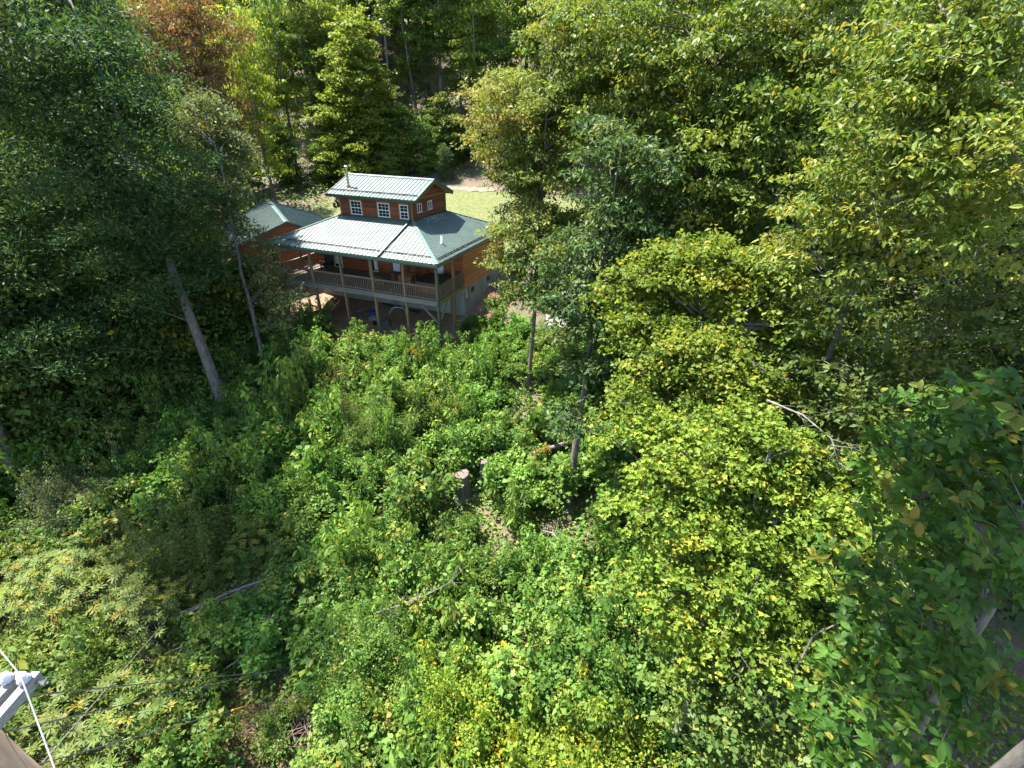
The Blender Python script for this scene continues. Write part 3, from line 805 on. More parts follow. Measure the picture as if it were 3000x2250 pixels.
def boughs_from_lobes(rng, lobes, spacing, shell=(.45, 1.02)):
    """bough centres spread through the lobes, denser near their outside"""
    out = []
    for (x, y, z, r) in lobes:
        n = max(4, int(3.3 * (r / spacing) ** 2 + (r / spacing) ** 3))
        d = rand_dirs(rng, n, .12); rr = r * rng.uniform(shell[0] ** 2, shell[1] ** 2, n) ** .5
        p = np.array([x, y, z]) + d * rr[:, None] * np.array([1, 1, .92]) + rng.normal(0, spacing * .2, (n, 3))
        out.append(p)
    return np.concatenate(out)

def trunk_path(base, top, rng, n=15, wob=.10):
    base = np.array(base, float); top = np.array(top, float)
    t = np.linspace(0, 1, n)[:, None]
    p = base + (top - base) * t
    w = rng.normal(0, wob, (n, 3)); w[0] = 0; w[:, 2] = 0
    return p + np.cumsum(w, 0) * .5 * np.linspace(0, 1, n)[:, None] ** .5

def make_wood(rng, base, top, r0, B, limb_r=.05, nlimb=None, sides=9, flare=1.35, wob=.12, limb_sides=5):
    path = trunk_path(base, top, rng, wob=wob)
    mb = MB(); n = len(path)
    rad = [r0 * (1 - .82 * (i / (n - 1)) ** .85) * float(rng.normal(1, .035)) for i in range(n)]; rad[0] *= flare
    pts = [path[0] - np.array([0, 0, .5])] + list(path); rad = [rad[0] * 1.1] + rad
    mb.tube(pts, rad, sides)
    zs = path[:, 2]
    sel = np.arange(len(B)) if nlimb is None or nlimb >= len(B) else rng.choice(len(B), nlimb, False)
    for i in sel:
        b = B[i]
        hd = math.hypot(b[0] - np.interp(b[2], zs, path[:, 0]), b[1] - np.interp(b[2], zs, path[:, 1]))
        z = np.clip(b[2] - .55 * hd - .1, zs[0] + .25 * (zs[-1] - zs[0]), zs[-1] - .05)
        s = np.array([np.interp(z, zs, path[:, 0]), np.interp(z, zs, path[:, 1]), z])
        L = np.linalg.norm(b - s)
        if L < .2 or L > 5.5: continue
        m1 = s + (b - s) * .35 + rng.normal(0, .06, 3) * L + np.array([0, 0, .05 * L])
        m2 = s + (b - s) * .7 + rng.normal(0, .05, 3) * L + np.array([0, 0, .06 * L])
        r = min(r0 * .35, limb_r * .55 * (L ** .6))
        mb.tube([s, m1, m2, b], [r, r * .72, r * .45, r * .18], limb_sides, False)
    return mb

def leafy_tree(name, label, cat, base, top, r0, lobes, leaf, bark, rng_seed, L, W, spacing=.9, clus=9, clus_r=.36, spread=.75, per=14,
               style='spray', flat=.6, droop=.25, tilt=.55, group=None, age_p=.06, bough_age=None, wood=None, nlimb=None, twig=True, limb_r=.05, disc=.35, tassel=None, shape='diamond', dens=1.6):
    rng = np.random.default_rng(rng_seed)
    base = np.array(base, float); lo = [(x - base[0], y - base[1], z - base[2], r) for x, y, z, r in lobes]
    B = boughs_from_lobes(rng, lo, spacing)
    nb = len(B)
    idx = np.repeat(np.arange(nb), clus); m = len(idx)
    o = rng.normal(size=(m, 3)) * np.array([1, 1, disc]) * spread * spacing
    o[:, 2] -= .25 * np.hypot(o[:, 0], o[:, 1])
    C = B[idx] + o
    cr = clus_r * rng.uniform(.7, 1.35, m)
    bt = np.clip(rng.normal(.5, .2, nb), 0, 1); tone_c = np.clip(bt[idx] + rng.normal(0, .15, m), 0, 1)
    ba = (rng.random(nb) < .12) * rng.uniform(.1, .5, nb) if bough_age is None else bough_age(rng, B)
    age_c = np.clip(ba[idx] + rng.normal(0, .06, m), 0, 1)
    per = int(per * dens); L *= 1.18; W *= 1.22
    Q, tone, age = foliage(rng, C, cr, per, L, W, style, flat, droop, tilt, age_p, age_c, tone_c, shape=shape)
    if tassel:
        sel = rng.choice(m, int(m * tassel), False)
        c2 = np.repeat(C[sel] + np.array([0, 0, .1]), 14, 0) + rng.normal(0, .14, (len(sel) * 14, 3))
        d2 = rng.normal(size=c2.shape) * .5; d2[:, 2] -= .8
        q2 = leaf_quads(c2, d2, rng.normal(size=c2.shape), rng.uniform(.14, .26, len(c2)), np.full(len(c2), .022))
        Q = np.concatenate([Q, q2]); tone = np.concatenate([tone, rng.uniform(.5, 1, len(c2))]); age = np.concatenate([age, rng.uniform(.75, 1, len(c2))])
    root = tag(empty(name, tuple(base)), label, cat, group)
    topl = np.array(top, float) - base
    mb = make_wood(rng, (0, 0, 0), topl, r0, B, limb_r, nlimb or max(12, nb // 6))
    if twig:
        k = rng.random(m) < .12
        twigs_into(mb, B[idx][k], C[k], .012, .004)
    mb.build('trunk', MAT[bark], root, smooth=True)
    link('crown', quads_mesh('crown_' + name, Q, tone, age, MAT[leaf]), root)
    return root

# ---------------------------------------------------------------- the named trees near the cabin and the camera
# each: lobes of the crown in world metres (x, y, z, radius)
OAK = [(-22.4, 28.9, 1.8, 4.1), (-22.6, 27.4, 0.6, 3.2), (-24.2, 26.6, -2.0, 3.9), (-21.7, 28.2, -4.1, 3.5), (-23.2, 25.0, -7.1, 3.4), (-26.2, 24.8, -7.2, 3.2),
       (-21.3, 24.4, -9.7, 2.6), (-22.8, 21.6, -11.6, 2.5), (-20.4, 26.6, -3.8, 2.2), (-24.8, 28.6, 3.1, 3.6), (-19.2, 27.5, -7.1, 1.9), (-25.0, 20.9, -10.7, 2.6), (-23.6, 28.6, 5.0, 3.4), (-26.5, 31, 5.5, 4), (-18.8, 24.0, -6.6, 1.7), (-19.3, 24.0, -4.6, 2.3), (-19.6, 24.2, -1.8, 2.8), (-20.4, 24.6, 1.2, 2.8), (-27.5, 22, -5, 3.2), (-28, 26, -1, 3.5), (-27.5, 19.5, -9.5, 2.6), (-19.6, 24.6, -7.6, 1.8), (-18.2, 24.6, -7.2, 1.5), (-18.9, 23.2, -8.0, 1.4), (-19.0, 23.0, -5.5, 1.8), (-18.6, 25.4, -4.6, 2.0)]
leafy_tree('oak_tree', 'tall dark green oak with a thick bare trunk left of the cabin', 'tree', (-17.4, 23.5, Hf(-17.4, 23.5)), (-21.0, 27.5, 4.5), .34,
           OAK, 'lf_oak', 'bark_grey', 11, .18, .060, spacing=1.5, clus=15, clus_r=.5, spread=.47, disc=.3, per=14, style='tuft', flat=.7, dens=1.3, nlimb=36, age_p=.02,
           bough_age=lambda r, B: (r.random(len(B)) < .07) * r.uniform(.2, .6, len(B)))
TALL = [(-21.8, 18.6, 1, 2.2), (-21.5, 19.5, 4, 2.6), (-22, 18, 7, 2.4), (-20.8, 20.2, .2, 2.0), (-20.9, 21.2, 3, 2.6), (-23, 18.5, -2.5, 2.0), (-19.8, 17.5, 6, 2.3), (-18.5, 16.6, 7.2, 2.1), (-20.8, 18.6, 5.5, 2.3)]
leafy_tree('oak_tree', 'dark leafy tree at the left edge nearer than the big oak', 'tree', (-27, 19, Hf(-27, 19)), (-22, 19.3, 6), .26,
           TALL, 'lf_oak', 'bark_grey', 24, .2, .08, spacing=1.25, clus=8, clus_r=.5, spread=.6, per=13, style='tuft', flat=.75, nlimb=30, age_p=.02)
SLIM = [(-20.6, 34.6, -.45, 1.9), (-19.6, 34.3, -2.6, 1.9), (-19.6, 32.1, -4.9, 1.8), (-18.0, 31.7, -6.4, .9), (-18.8, 32.6, -4.8, 1.1), (-16.6, 30.3, -9.3, .9), (-15.6, 29.6, -10.6, .85), (-15.6, 28.4, -12.1, .8), (-17.0, 30.9, -7.9, .9)]
leafy_tree('slender_oak_tree', 'slender tree with pale trunk and silvery leaves in front of the garage', 'tree', (-16.5, 27.0, Hf(-16.5, 27)), (-19.6, 33.2, -.5), .17,
           SLIM, 'lf_slim', 'bark_grey', 12, .16, .062, spacing=.75, clus=9, clus_r=.34, spread=.65, per=15, style='tuft', flat=.75)
T7 = [(-.3, 31.6, .9, 2.4), (-.9, 31.6, -1.0, 2.0), (1.7, 31.7, -.9, 2.3), (2.9, 32, 1.4, 2.4), (.1, 30.3, -3.4, 1.9), (2.4, 29.8, -4.1, 2.1), (-.6, 29.0, -5.6, 1.2), (.3, 28.2, -7.3, 1.0), (-.3, 27.4, -8.5, .8), (4.2, 31.6, 3.9, 2.5), (2.8, 31.9, 4.9, 2.1), (1.2, 28.6, -5.8, 1.6), (2.2, 28.2, -7.2, 1.4), (.9, 27.6, -9.0, .9), (-.4, 28.4, -7.0, .9), (1.5, 32.4, -3, 1.9), (3.2, 29.5, -5.6, 1.5)]
T7 = [(x * .89, y * .89, z * .89, r * .92) for x, y, z, r in T7]
leafy_tree('sourwood_tree', 'tall slim tree with tan seed tassels overhanging the right end of the cabin roof', 'tree', (1.05, 24.9, Hf(1.05, 24.9)), (1.4, 27.2, 2.6), .15,
           T7, 'lf_sour', 'bark_brown', 13, .17, .062, spacing=.95, clus=13, clus_r=.36, spread=.5, disc=.28, per=17, style='spray', droop=.35, dens=1.3, tassel=.22,
           bough_age=lambda r, B: np.clip((B[:, 0] < -1.6) * r.uniform(0, .5, len(B)) + (r.random(len(B)) < .08) * r.uniform(.1, .4, len(B)), 0, 1))
T8 = [(3.2, 23.6, -6.2, 1.5), (4.6, 24.2, -4.4, 1.8), (4.2, 22.6, -7.7, 1.3), (3.0, 21.3, -9.2, .9), (5.4, 23.8, -2.6, 1.9), (7.1, 24.2, -4.7, 1.7), (3.7, 20.5, -10.3, .7), (4.8, 25, -1.2, 1.9), (3.0, 19.0, -12.6, .45), (4.6, 22.8, -9.0, 1.1), (5.6, 23.5, -6.5, 1.6), (2.2, 22.6, -8.0, .9), (3.7, 24.5, -8.2, 1.2), (6.8, 23.4, -8, 1.2)]
T8 = [(x * .83, y * .83, z * .83, r * .88) for x, y, z, r in T8]
leafy_tree('young_hickory_tree', 'dark leaved slim tree with straight grey trunk beside the fallen log', 'tree', (2.97, 17.2, Hf(2.97, 17.2)), (3.5, 19.4, -2.2), .2,
           T8, 'lf_dark', 'bark_grey', 14, .17, .066, spacing=.9, clus=12, clus_r=.33, spread=.5, disc=.28, per=14, style='spray', droop=.4)
MAPA = [(5.2, 16.8, -4.9, 1.4), (6.7, 16.7, -4.1, 1.3), (7.8, 15.7, -4.8, 1.4), (4.7, 15.3, -6.5, 1.2), (6.4, 14.4, -6.1, 1.4), (8.7, 14.2, -5.4, 1.3), (4.0, 13.8, -7.8, .8), (5.2, 12.9, -7.6, 1.3), (7.3, 13.1, -6.9, 1.4), (4.0, 16.0, -6.2, .75), (4.7, 14.4, -7.0, 1.0), (6.0, 15.6, -4.6, 1.2), (8.2, 14.8, -4.3, 1.1), (6.4, 13.2, -6.6, 1.2), (4.2, 16.6, -5.6, 1.0)]
m_age = lambda r, B: (r.random(len(B)) < .09) * r.uniform(.1, .45, len(B))
leafy_tree('maple_tree', 'bright yellow-green maple behind the larger maple at centre right', 'tree', (6.8, 14.6, Hf(6.8, 14.6)), (6.6, 15.4, -4.2), .17,
           MAPA, 'lf_maple', 'bark_grey', 15, .105, .09, spacing=.74, clus=11, clus_r=.28, spread=.55, per=15, style='spray', flat=.55, droop=.3, tilt=.62, bough_age=m_age, disc=.32)
MAPB = [(4.0, 12.0, -8.4, .9), (5.2, 11.2, -8.3, 1.3), (7.1, 10.8, -7.8, 1.3), (8.3, 9.9, -8.0, 1.1), (4.0, 10.5, -9.7, 1.0), (5.8, 9.8, -9.5, 1.3), (7.6, 9.3, -9.1, 1.2), (9.1, 9.0, -8.4, .9), (4.7, 9.3, -10.7, .8),
        (6.5, 8.5, -10.5, 1.1), (8.2, 8.3, -9.7, 1.1), (5.9, 7.9, -11.6, .9), (7.2, 7.3, -11.4, 1.0), (8.5, 7.3, -10.6, .8), (9.5, 8.2, -9.4, .7), (4.8, 11.2, -8.6, 1.0), (6.2, 10.6, -8.3, 1.1), (4.4, 8.6, -11.6, .8), (5.2, 7.8, -12.2, .8), (8.6, 8.6, -8.8, .9)]
leafy_tree('maple_tree', 'large yellow-green maple with orange tinged sprays at centre right', 'tree', (6.3, 9.1, Hf(6.3, 9.1)), (6.6, 9.6, -7.4), .19,
           MAPB, 'lf_maple', 'bark_grey', 16, .095, .085, spacing=.64, clus=11, clus_r=.24, spread=.55, per=13, style='spray', flat=.55, droop=.3, tilt=.62, bough_age=m_age, disc=.3, shape='lobed', dens=1.35)
MAPC = [(5.1, 7.6, -13.3, 1.0), (6.4, 7.0, -13.1, 1.0), (7.4, 6.4, -12.6, 1.0), (8.2, 6.4, -11.4, .9), (6.1, 6.4, -14.7, 1.0), (7.1, 5.8, -14.0, 1.0), (7.6, 5.5, -12.7, .8), (8.5, 7.0, -9.6, .8), (9.0, 6.0, -12.5, 1.0), (8.2, 5.2, -14.5, 1.0)]
leafy_tree('lower_maple_boughs', 'lower boughs of the large maple at the bottom right, shade put into the leaf colour', 'tree', (7.2, 6.4, Hf(7.2, 6.4)), (7.2, 6.4, -11.5), .1,
           MAPC, 'lf_mid', 'bark_grey', 26, .10, .085, spacing=.62, clus=9, clus_r=.25, spread=.6, per=12, style='spray', flat=.4, droop=.25, tilt=.42, disc=.18)  # shade on the maple's lower leaves given as a darker leaf material
BEA = [(9.1, 13.2, .9, 1.7), (9.9, 12.2, 1.3, 1.7), (10.0, 10.8, -.4, 1.5), (9.1, 12.2, -.5, 1.4), (8.3, 12.9, -1.6, 1.3), (8.3, 13.3, -3.0, 1.3), (10.2, 11.2, -1.7, 1.4), (9.0, 12.2, -2.5, 1.1), (9.6, 13.9, 2.1, 1.6), (10.5, 12.8, 2.2, 1.5)]
b_age = lambda r, B: (r.random(len(B)) < .2) * r.uniform(.1, .5, len(B))
leafy_tree('beech_tree', 'near beech with large shining yellowish leaves at the upper right', 'tree', (10.6, 13.4, Hf(10.6, 13.4)), (9.6, 12.8, 2.0), .2,
           BEA, 'lf_beech', 'bark_grey', 17, .115, .066, spacing=.72, clus=8, clus_r=.26, spread=.62, per=12, style='spray', droop=.5, tilt=.6, bough_age=b_age, disc=.16, shape='oval', dens=1.25)
BEB = [(3.7, 22.5, 3.2, 2.6), (6.1, 20.7, 2.1, 2.6), (7.9, 20.1, 3.0, 2.5), (9.0, 18.2, .6, 2.2), (7.3, 18.8, -.3, 2.3), (5.8, 20.2, -1.0, 2.2), (8.4, 17.3, -1.9, 1.8), (9.8, 18.9, 3.0, 2.2), (6.6, 19.1, -2.8, 1.8), (5.0, 21.2, .9, 2.3), (3.7, 22.1, 1.4, 2.0)]
BEB = [(x * 1.14, y * 1.14, z * 1.14, r * 1.14) for x, y, z, r in BEB]
leafy_tree('beech_tree', 'broad olive green tree rising above the maples at the top right of centre', 'tree', (8.9, 22.8, Hf(8.9, 22.8)), (7.8, 22.8, 3.6), .26,
           BEB, 'lf_beech', 'bark_brown', 18, .15, .08, spacing=1.15, clus=13, clus_r=.36, spread=.47, per=13, style='spray', droop=.5, tilt=.6, bough_age=b_age, disc=.18, tassel=.03)
BEC = [(14.2, 17.7, -5.3, 2.4), (13.3, 13.2, -5.1, 1.6), (13.8, 12.9, -3.5, 1.6), (11.7, 16.1, -6.1, 2.0), (12.3, 10.8, -5.4, 1.2), (13.1, 13.6, -6.5, 1.3), (13.1, 15.7, -6.8, 1.5), (15.5, 15, -1.5, 2.2), (16, 12.5, -3, 2), (13, 17, -1.5, 2), (10.4, 13.4, -6.8, 1.4), (9.7, 11.0, -7.0, 1.2), (10.1, 10.8, -6.3, 1.2), (9.8, 12.4, -7.6, 1.0), (11.1, 11.6, -5.9, 1.2), (9.1, 10.0, -7.6, .8), (10.8, 12.2, -8.2, 1.2), (8.9, 12.1, -4.5, .9), (8.9, 11.2, -5.5, .9), (9.0, 12.9, -3.8, .9), (8.6, 10.6, -6.4, .8)]
leafy_tree('shaded_beech_tree', 'darker green leafy tree below the shining beech at the right edge', 'tree', (14.2, 15.2, Hf(14.2, 15.2)), (14.0, 14.6, -1), .2,
           BEC, 'lf_mid', 'bark_grey', 19, .125, .072, spacing=.85, clus=8, clus_r=.3, spread=.62, per=11, style='spray', droop=.4, disc=.18)

# ---------------------------------------------------------------- near big-leaf magnolia, the largest leaves as objects of their own
def big_leaf_tree():
    rng = np.random.default_rng(21)
    base = np.array([7.5, 3.4, Hf(7.5, 3.4)])
    lobes = [(7.2, 7.0, -4.7, .8), (7.4, 6.0, -4.5, 1.0), (7.0, 5.8, -5.6, .95), (7.0, 4.7, -5.1, .9), (6.9, 5.2, -7.4, .9), (6.8, 4.5, -6.2, 1.0), (7.3, 5.4, -4.3, .8), (6.7, 4.8, -9.0, .8),
             (6.6, 3.9, -7.6, .95), (6.4, 4.6, -10.1, .7), (6.4, 3.8, -8.7, .7), (6.6, 3.6, -6.6, .6), (7.6, 6.0, -3.6, .8), (8.4, 6.5, -6.2, 1.0), (8.2, 5.5, -8.0, 1.0), (8.6, 7.2, -5.0, .9), (7.2, 6.5, -7.9, .8), (6.9, 5.3, -8.4, .8), (6.6, 5.2, -10.2, .7), (6.6, 4.4, -10.5, .7), (7.4, 7.1, -6.2, .7), (8.0, 7.3, -4.4, .8)]
    root = tag(empty('magnolia_tree', tuple(base)), 'near big-leaved tree with broad dark green leaves at the lower right', 'tree')
    lo = [(x - base[0], y - base[1], z - base[2], r) for x, y, z, r in lobes]
    B = boughs_from_lobes(rng, lo, .36, (.25, 1.0))
    mb = make_wood(rng, (0, 0, 0), (.3, 1.6, -3.2 - base[2]), .17, B, .022, 60, 10)
    # leaves: whorls at bough ends
    P, D, N, S, T, A = [], [], [], [], [], []
    for b in B:
        k = rng.integers(6, 10); ph = rng.uniform(0, 6.28)
        ax = unit(np.array([rng.normal(0, .35), rng.normal(0, .35) - .25, .55 + rng.normal(0, .2)]))
        e1 = unit(np.cross(ax, [0.3, 1, 0.1])); e2 = np.cross(ax, e1); tn = np.clip(rng.normal(.5, .25), 0, 1); ag = (rng.random() < .06) * rng.uniform(.2, .7)
        for j in range(k):
            a = ph + j * 2.4 + rng.normal(0, .2); rad = e1 * math.cos(a) + e2 * math.sin(a)
            d = unit(rad + ax * rng.uniform(-.15, .35) + np.array([0, 0, -.28]))
            P.append(b + rng.normal(0, .03, 3) - ax * rng.uniform(0, .12)); D.append(d); N.append(unit(ax - d * ax.dot(d) + rng.normal(0, .15, 3)))
            S.append(rng.uniform(.17, .26)); T.append(np.clip(tn + rng.normal(0, .15), 0, 1)); A.append(np.clip(ag + (rng.random() < .03) * .7, 0, 1))
    P, D, N, S = map(np.array, (P, D, N, S)); T = np.array(T); A = np.array(A)
    mb.build('trunk', MAT['bark_grey'], root, smooth=True)
    # leaf outline: 5 stations, gently arched and folded
    st = [(0, 0, 0), (.18, .30, .02), (.42, .5, .035), (.7, .40, .02), (.9, .16, -.03), (1, 0, -.06)]
    def leaf_geo():
        v = []; f = []
        for x, w, z in st: v += [(x, -w * .46, z + w * .09), (x, 0, z), (x, w * .46, z + w * .09)]
        for i in range(len(st) - 1): a = i * 3; f += [(a, a + 3, a + 4, a + 1), (a + 1, a + 4, a + 5, a + 2)]
        return np.array(v), f
    lv, lfc = leaf_geo()
    def leaf_me(tone, age):
        me = bpy.data.meshes.new('leaf'); me.from_pydata(lv.tolist(), [], lfc); me.materials.append(MAT['lf_mag'])
        for nm, val in (('tone', tone), ('age', age)):
            at = me.attributes.new(nm, 'FLOAT', 'FACE'); at.data.foreach_set('value', [val] * len(lfc))
        me.polygons.foreach_set('use_smooth', [True] * len(lfc)); me.update(); return me
    variants = [leaf_me(t, a) for t, a in ((.1, 0), (.3, 0), (.5, .02), (.7, .05), (.9, .12), (.6, .7))]
    W3 = P + base
    dist = np.linalg.norm(W3, axis=1)
    depth = W3[:, 1] * math.cos(_th) - W3[:, 2] * math.sin(_th)
    uu = W3[:, 0] / depth; vv = (W3[:, 1] * math.sin(_th) + W3[:, 2] * math.cos(_th)) / depth
    inview = (abs(uu) < 1.08) & (abs(vv) < .81)
    order = np.argsort(np.where(inview, dist / S, 1e6)); near = order[:300]; rest = order[300:]
    for i in near:
        k = 5 if A[i] > .4 else int(np.clip(T[i] * 5, 0, 4))
        x = D[i]; z = unit(N[i] - x * N[i].dot(x)); y = np.cross(z, x)
        M = Matrix([[x[0], y[0], z[0], 0], [x[1], y[1], z[1], 0], [x[2], y[2], z[2], 0], [0, 0, 0, 1]])
        o = link('leaf', variants[k], root)
        o.matrix_local = Matrix.Translation(Vector(P[i])) @ M @ Matrix.Diagonal((S[i], S[i] * rng.uniform(.85, 1.1), S[i], 1))
    allv, tones, ages = [], [], []
    nf = len(lfc)
    x = D[rest]; z = unit(N[rest] - x * (N[rest] * x).sum(1)[:, None]); y = np.cross(z, x)
    V = P[rest][:, None, :] + (x[:, None] * lv[None, :, :1] + y[:, None] * lv[None, :, 1:2] + z[:, None] * lv[None, :, 2:]) * S[rest][:, None, None]
    Q = V[:, np.array(lfc)].reshape(-1, 4, 3)
    o = link('crown', quads_mesh('crown_magnolia', Q, np.repeat(T[rest], nf), np.repeat(A[rest], nf), MAT['lf_mag']), root)
    tag(o, kind='stuff')
big_leaf_tree()
# lower, nearer trunk cutting the lower right corner
def bare_trunk(name, label, x, y, top, r, bark, seed, lobes):
    rng = np.random.default_rng(seed); z = Hf(x, y)
    root = tag(empty(name, (x, y, z)), label, 'tree')
    h = top - z
    B = boughs_from_lobes(rng, [(a - x, b - y, c - z, q) for a, b, c, q in lobes], .9)
    idx = np.repeat(np.arange(len(B)), 9); C = B[idx] + rng.normal(size=(len(idx), 3)) * np.array([1, 1, .2]) * .45
    mb = make_wood(rng, (0, 0, 0), (.1, .15, h - 1.0), r, B, .05, 40, 12, 1.2, .03)
    mb.build('trunk', MAT[bark], root, smooth=True)
    Q, t, a = foliage(rng, C, np.full(len(C), .36), 16, .17, .11, 'spray')
    link('crown', quads_mesh('crown_' + name, Q, t, a, MAT['lf_mid']), root)
bare_trunk('lichened_tree', 'thick lichen-grey trunk cutting across the bottom right corner', 5.85, 2.42, 5.5, .17, 'bark_grey', 31,
           [(2.3, 7.7, 4.8, 1.6), (3.6, 6.8, 5.0, 1.5), (1.4, 8.6, 5.6, 1.5), (3.0, 7.8, 6.6, 1.7), (4.4, 5.6, 6.0, 1.5), (2.0, 6.4, 5.6, 1.4)])  # unseen crown lobes, placed overhead to shade the magnolia
# ---------------------------------------------------------------- named trees behind the cabin
RED = [(-31.9, 53.3, 5.0, 3.2), (-31.3, 53.0, 1.6, 3.2), (-30.6, 53.1, -1.9, 2.5), (-33.6, 54.2, 7.5, 2.9), (-30.2, 55.1, 7.8, 2.9), (-31.6, 50.4, -1.4, 2.0), (-29.0, 53.8, -.3, 1.8)]
leafy_tree('sourwood_tree', 'rust red and orange leaved tree behind the garage', 'tree', (-28.5, 54.5, Hf(-28.5, 54.5)), (-31.5, 53.5, 6), .22, RED, 'lf_red', 'bark_brown', 41,
           .22, .09, spacing=1.15, clus=7, clus_r=.5, spread=.65, per=14, style='droop', age_p=.1, bough_age=lambda r, B: r.uniform(0, .9, len(B)), twig=False)
POP = [(-22.3, 74.6, 6.9, 3.4), (-21.8, 74.1, 3.4, 4.0), (-24.3, 73.6, 0, 3.5), (-21.3, 72.6, -3.3, 3.7), (-25.0, 70.8, -4.1, 2.7), (-21.2, 74.6, 10, 2.8), (-19.3, 74.1, .1, 2.9), (-22.7, 69.4, -6.3, 2.4)]
leafy_tree('tulip_poplar_tree', 'broad yellow-green tree standing directly behind the chimney flue', 'tree', (-22.2, 73.5, Hf(-22.2, 73.5)), (-22, 74, 10), .28, POP, 'lf_yg', 'bark_brown', 42,
           .27, .19, spacing=1.3, clus=8, clus_r=.55, spread=.6, per=10, style='spray', flat=.35, disc=.2, twig=False)

# ---------------------------------------------------------------- hillside wood: a few kinds, copied
def proto_tree(name, seed, height, r0, leaf, bark, crown_lo, width, L, W, style, spacing=1.5, per=12, clus=8, clus_r=.6, conic=False, bare=.0, flat=.5):
    rng = np.random.default_rng(seed); lobes = []
    n = 13
    for i in range(n):
        f = crown_lo + (1 - crown_lo) * (i + .5) / n
        if conic: w = width * (1 - (f - crown_lo) / (1 - crown_lo)) ** .8 * .75 + .25
        else: w = width * math.sin(math.pi * (.18 + .74 * (f - crown_lo) / (1 - crown_lo)))
        a = rng.uniform(0, 6.28); k = rng.uniform(.25, .6) * w
        lobes.append((k * math.cos(a), k * math.sin(a), f * height, max(.7, w * rng.uniform(.5, .75))))
    B = boughs_from_lobes(rng, lobes, spacing)
    nb = len(B); idx = np.repeat(np.arange(nb), clus); m = len(idx)
    o = rng.normal(size=(m, 3)) * np.array([1, 1, .2]) * .52 * spacing; o[:, 2] -= .22 * np.hypot(o[:, 0], o[:, 1])
    C = B[idx] + o
    bt = np.clip(rng.normal(.5, .22, nb), 0, 1)
    ba = (rng.random(nb) < .16) * rng.uniform(.1, .6, nb)
    L *= 1.25; W *= 1.35; per = int(per * 1.35)
    Q, t, a = foliage(rng, C, clus_r * rng.uniform(.7, 1.3, m), per, L, W, style, flat, .25, .5, .04, ba[idx], np.clip(bt[idx] + rng.normal(0, .12, m), 0, 1))
    lean = rng.normal(0, .04 * height, 2)
    wood = make_wood(rng, (0, 0, 0), (lean[0], lean[1], height * .95), r0, B, .05, 26, 8, 1.3, .18)
    return wood.mesh('trunk_' + name, MAT[bark], True), quads_mesh('crown_' + name, Q, t, a, MAT[leaf])

MAT['lf_fern'] = leaf_mat('lf_fern', (.06, .075, .02), (.13, .15, .04), (.22, .13, .07), .6, .3, .35)
KIND = {
    'yg':   ('poplar_tree', proto_tree('poplar', 51, 24, .24, 'lf_yg', 'bark_brown', .32, 4.0, .26, .16, 'spray')),
    'yg2':  ('poplar_tree', proto_tree('poplar_b', 52, 22, .2, 'lf_yg', 'bark_grey', .22, 3.4, .24, .13, 'droop')),
    'mid':  ('hardwood_tree', proto_tree('hardwood', 53, 23, .25, 'lf_hill', 'bark_grey', .30, 4.4, .26, .15, 'spray')),
    'mid2': ('hardwood_tree', proto_tree('hardwood_b', 54, 20, .2, 'lf_hill', 'bark_brown', .15, 3.8, .24, .13, 'tuft')),
    'deep': ('dark_hardwood_tree', proto_tree('dark_hardwood', 55, 22, .25, 'lf_deep', 'bark_brown', .2, 4.2, .26, .14, 'spray')),
    'hem':  ('hemlock_tree', proto_tree('hemlock', 56, 17, .2, 'lf_deep', 'bark_brown', .05, 3.6, .20, .07, 'droop', 1.2, 16, 8, .5, True)),
    'pale': ('pale_trunk_tree', proto_tree('pale_trunk', 57, 25, .22, 'lf_mid', 'bark_pale', .55, 3.6, .24, .14, 'spray')),
    'under': ('understory_tree', proto_tree('understory', 58, 8, .09, 'lf_mid', 'bark_brown', .1, 2.3, .18, .11, 'spray', .9, 13, 8, .42)),
    'under2': ('understory_tree', proto_tree('understory_b', 59, 7, .08, 'lf_scrub2', 'bark_grey', .08, 2.2, .16, .10, 'droop', .9, 13, 8, .42)),
    'pine': ('young_pine_tree', proto_tree('young_pine', 60, 4.6, .06, 'lf_pine', 'bark_brown', .03, 1.35, .17, .03, 'tuft', .5, 12, 5, .26, True, flat=.8)),
}
rt = np.random.default_rng(77)
def put(kind, x, y, s=1.0, label=None, group=None, cat='tree', sz=1.0, rz=None, tilt=(0, 0)):
    nm, (tm, cm) = KIND[kind]
    root = tag(empty(nm, (x, y, Hf(x, y)), float(rt.uniform(0, 6.28)) if rz is None else rz), label, cat, group)
    root.rotation_euler[0] = tilt[0]; root.rotation_euler[1] = tilt[1]
    root.scale = (s, s, s * sz)
    link('trunk', tm, root); link('crown', cm, root)
    return root
TLOOK = {'yg': 'tall yellow-green tree', 'yg2': 'narrow yellow-green tree', 'mid': 'broad mid green tree', 'mid2': 'low-branched mid green tree', 'deep': 'dark green broad-crowned tree', 'hem': 'dark drooping conifer', 'pale': 'tall bare pale-trunked tree', 'under': 'low leafy understory tree', 'under2': 'low pale green understory tree'}
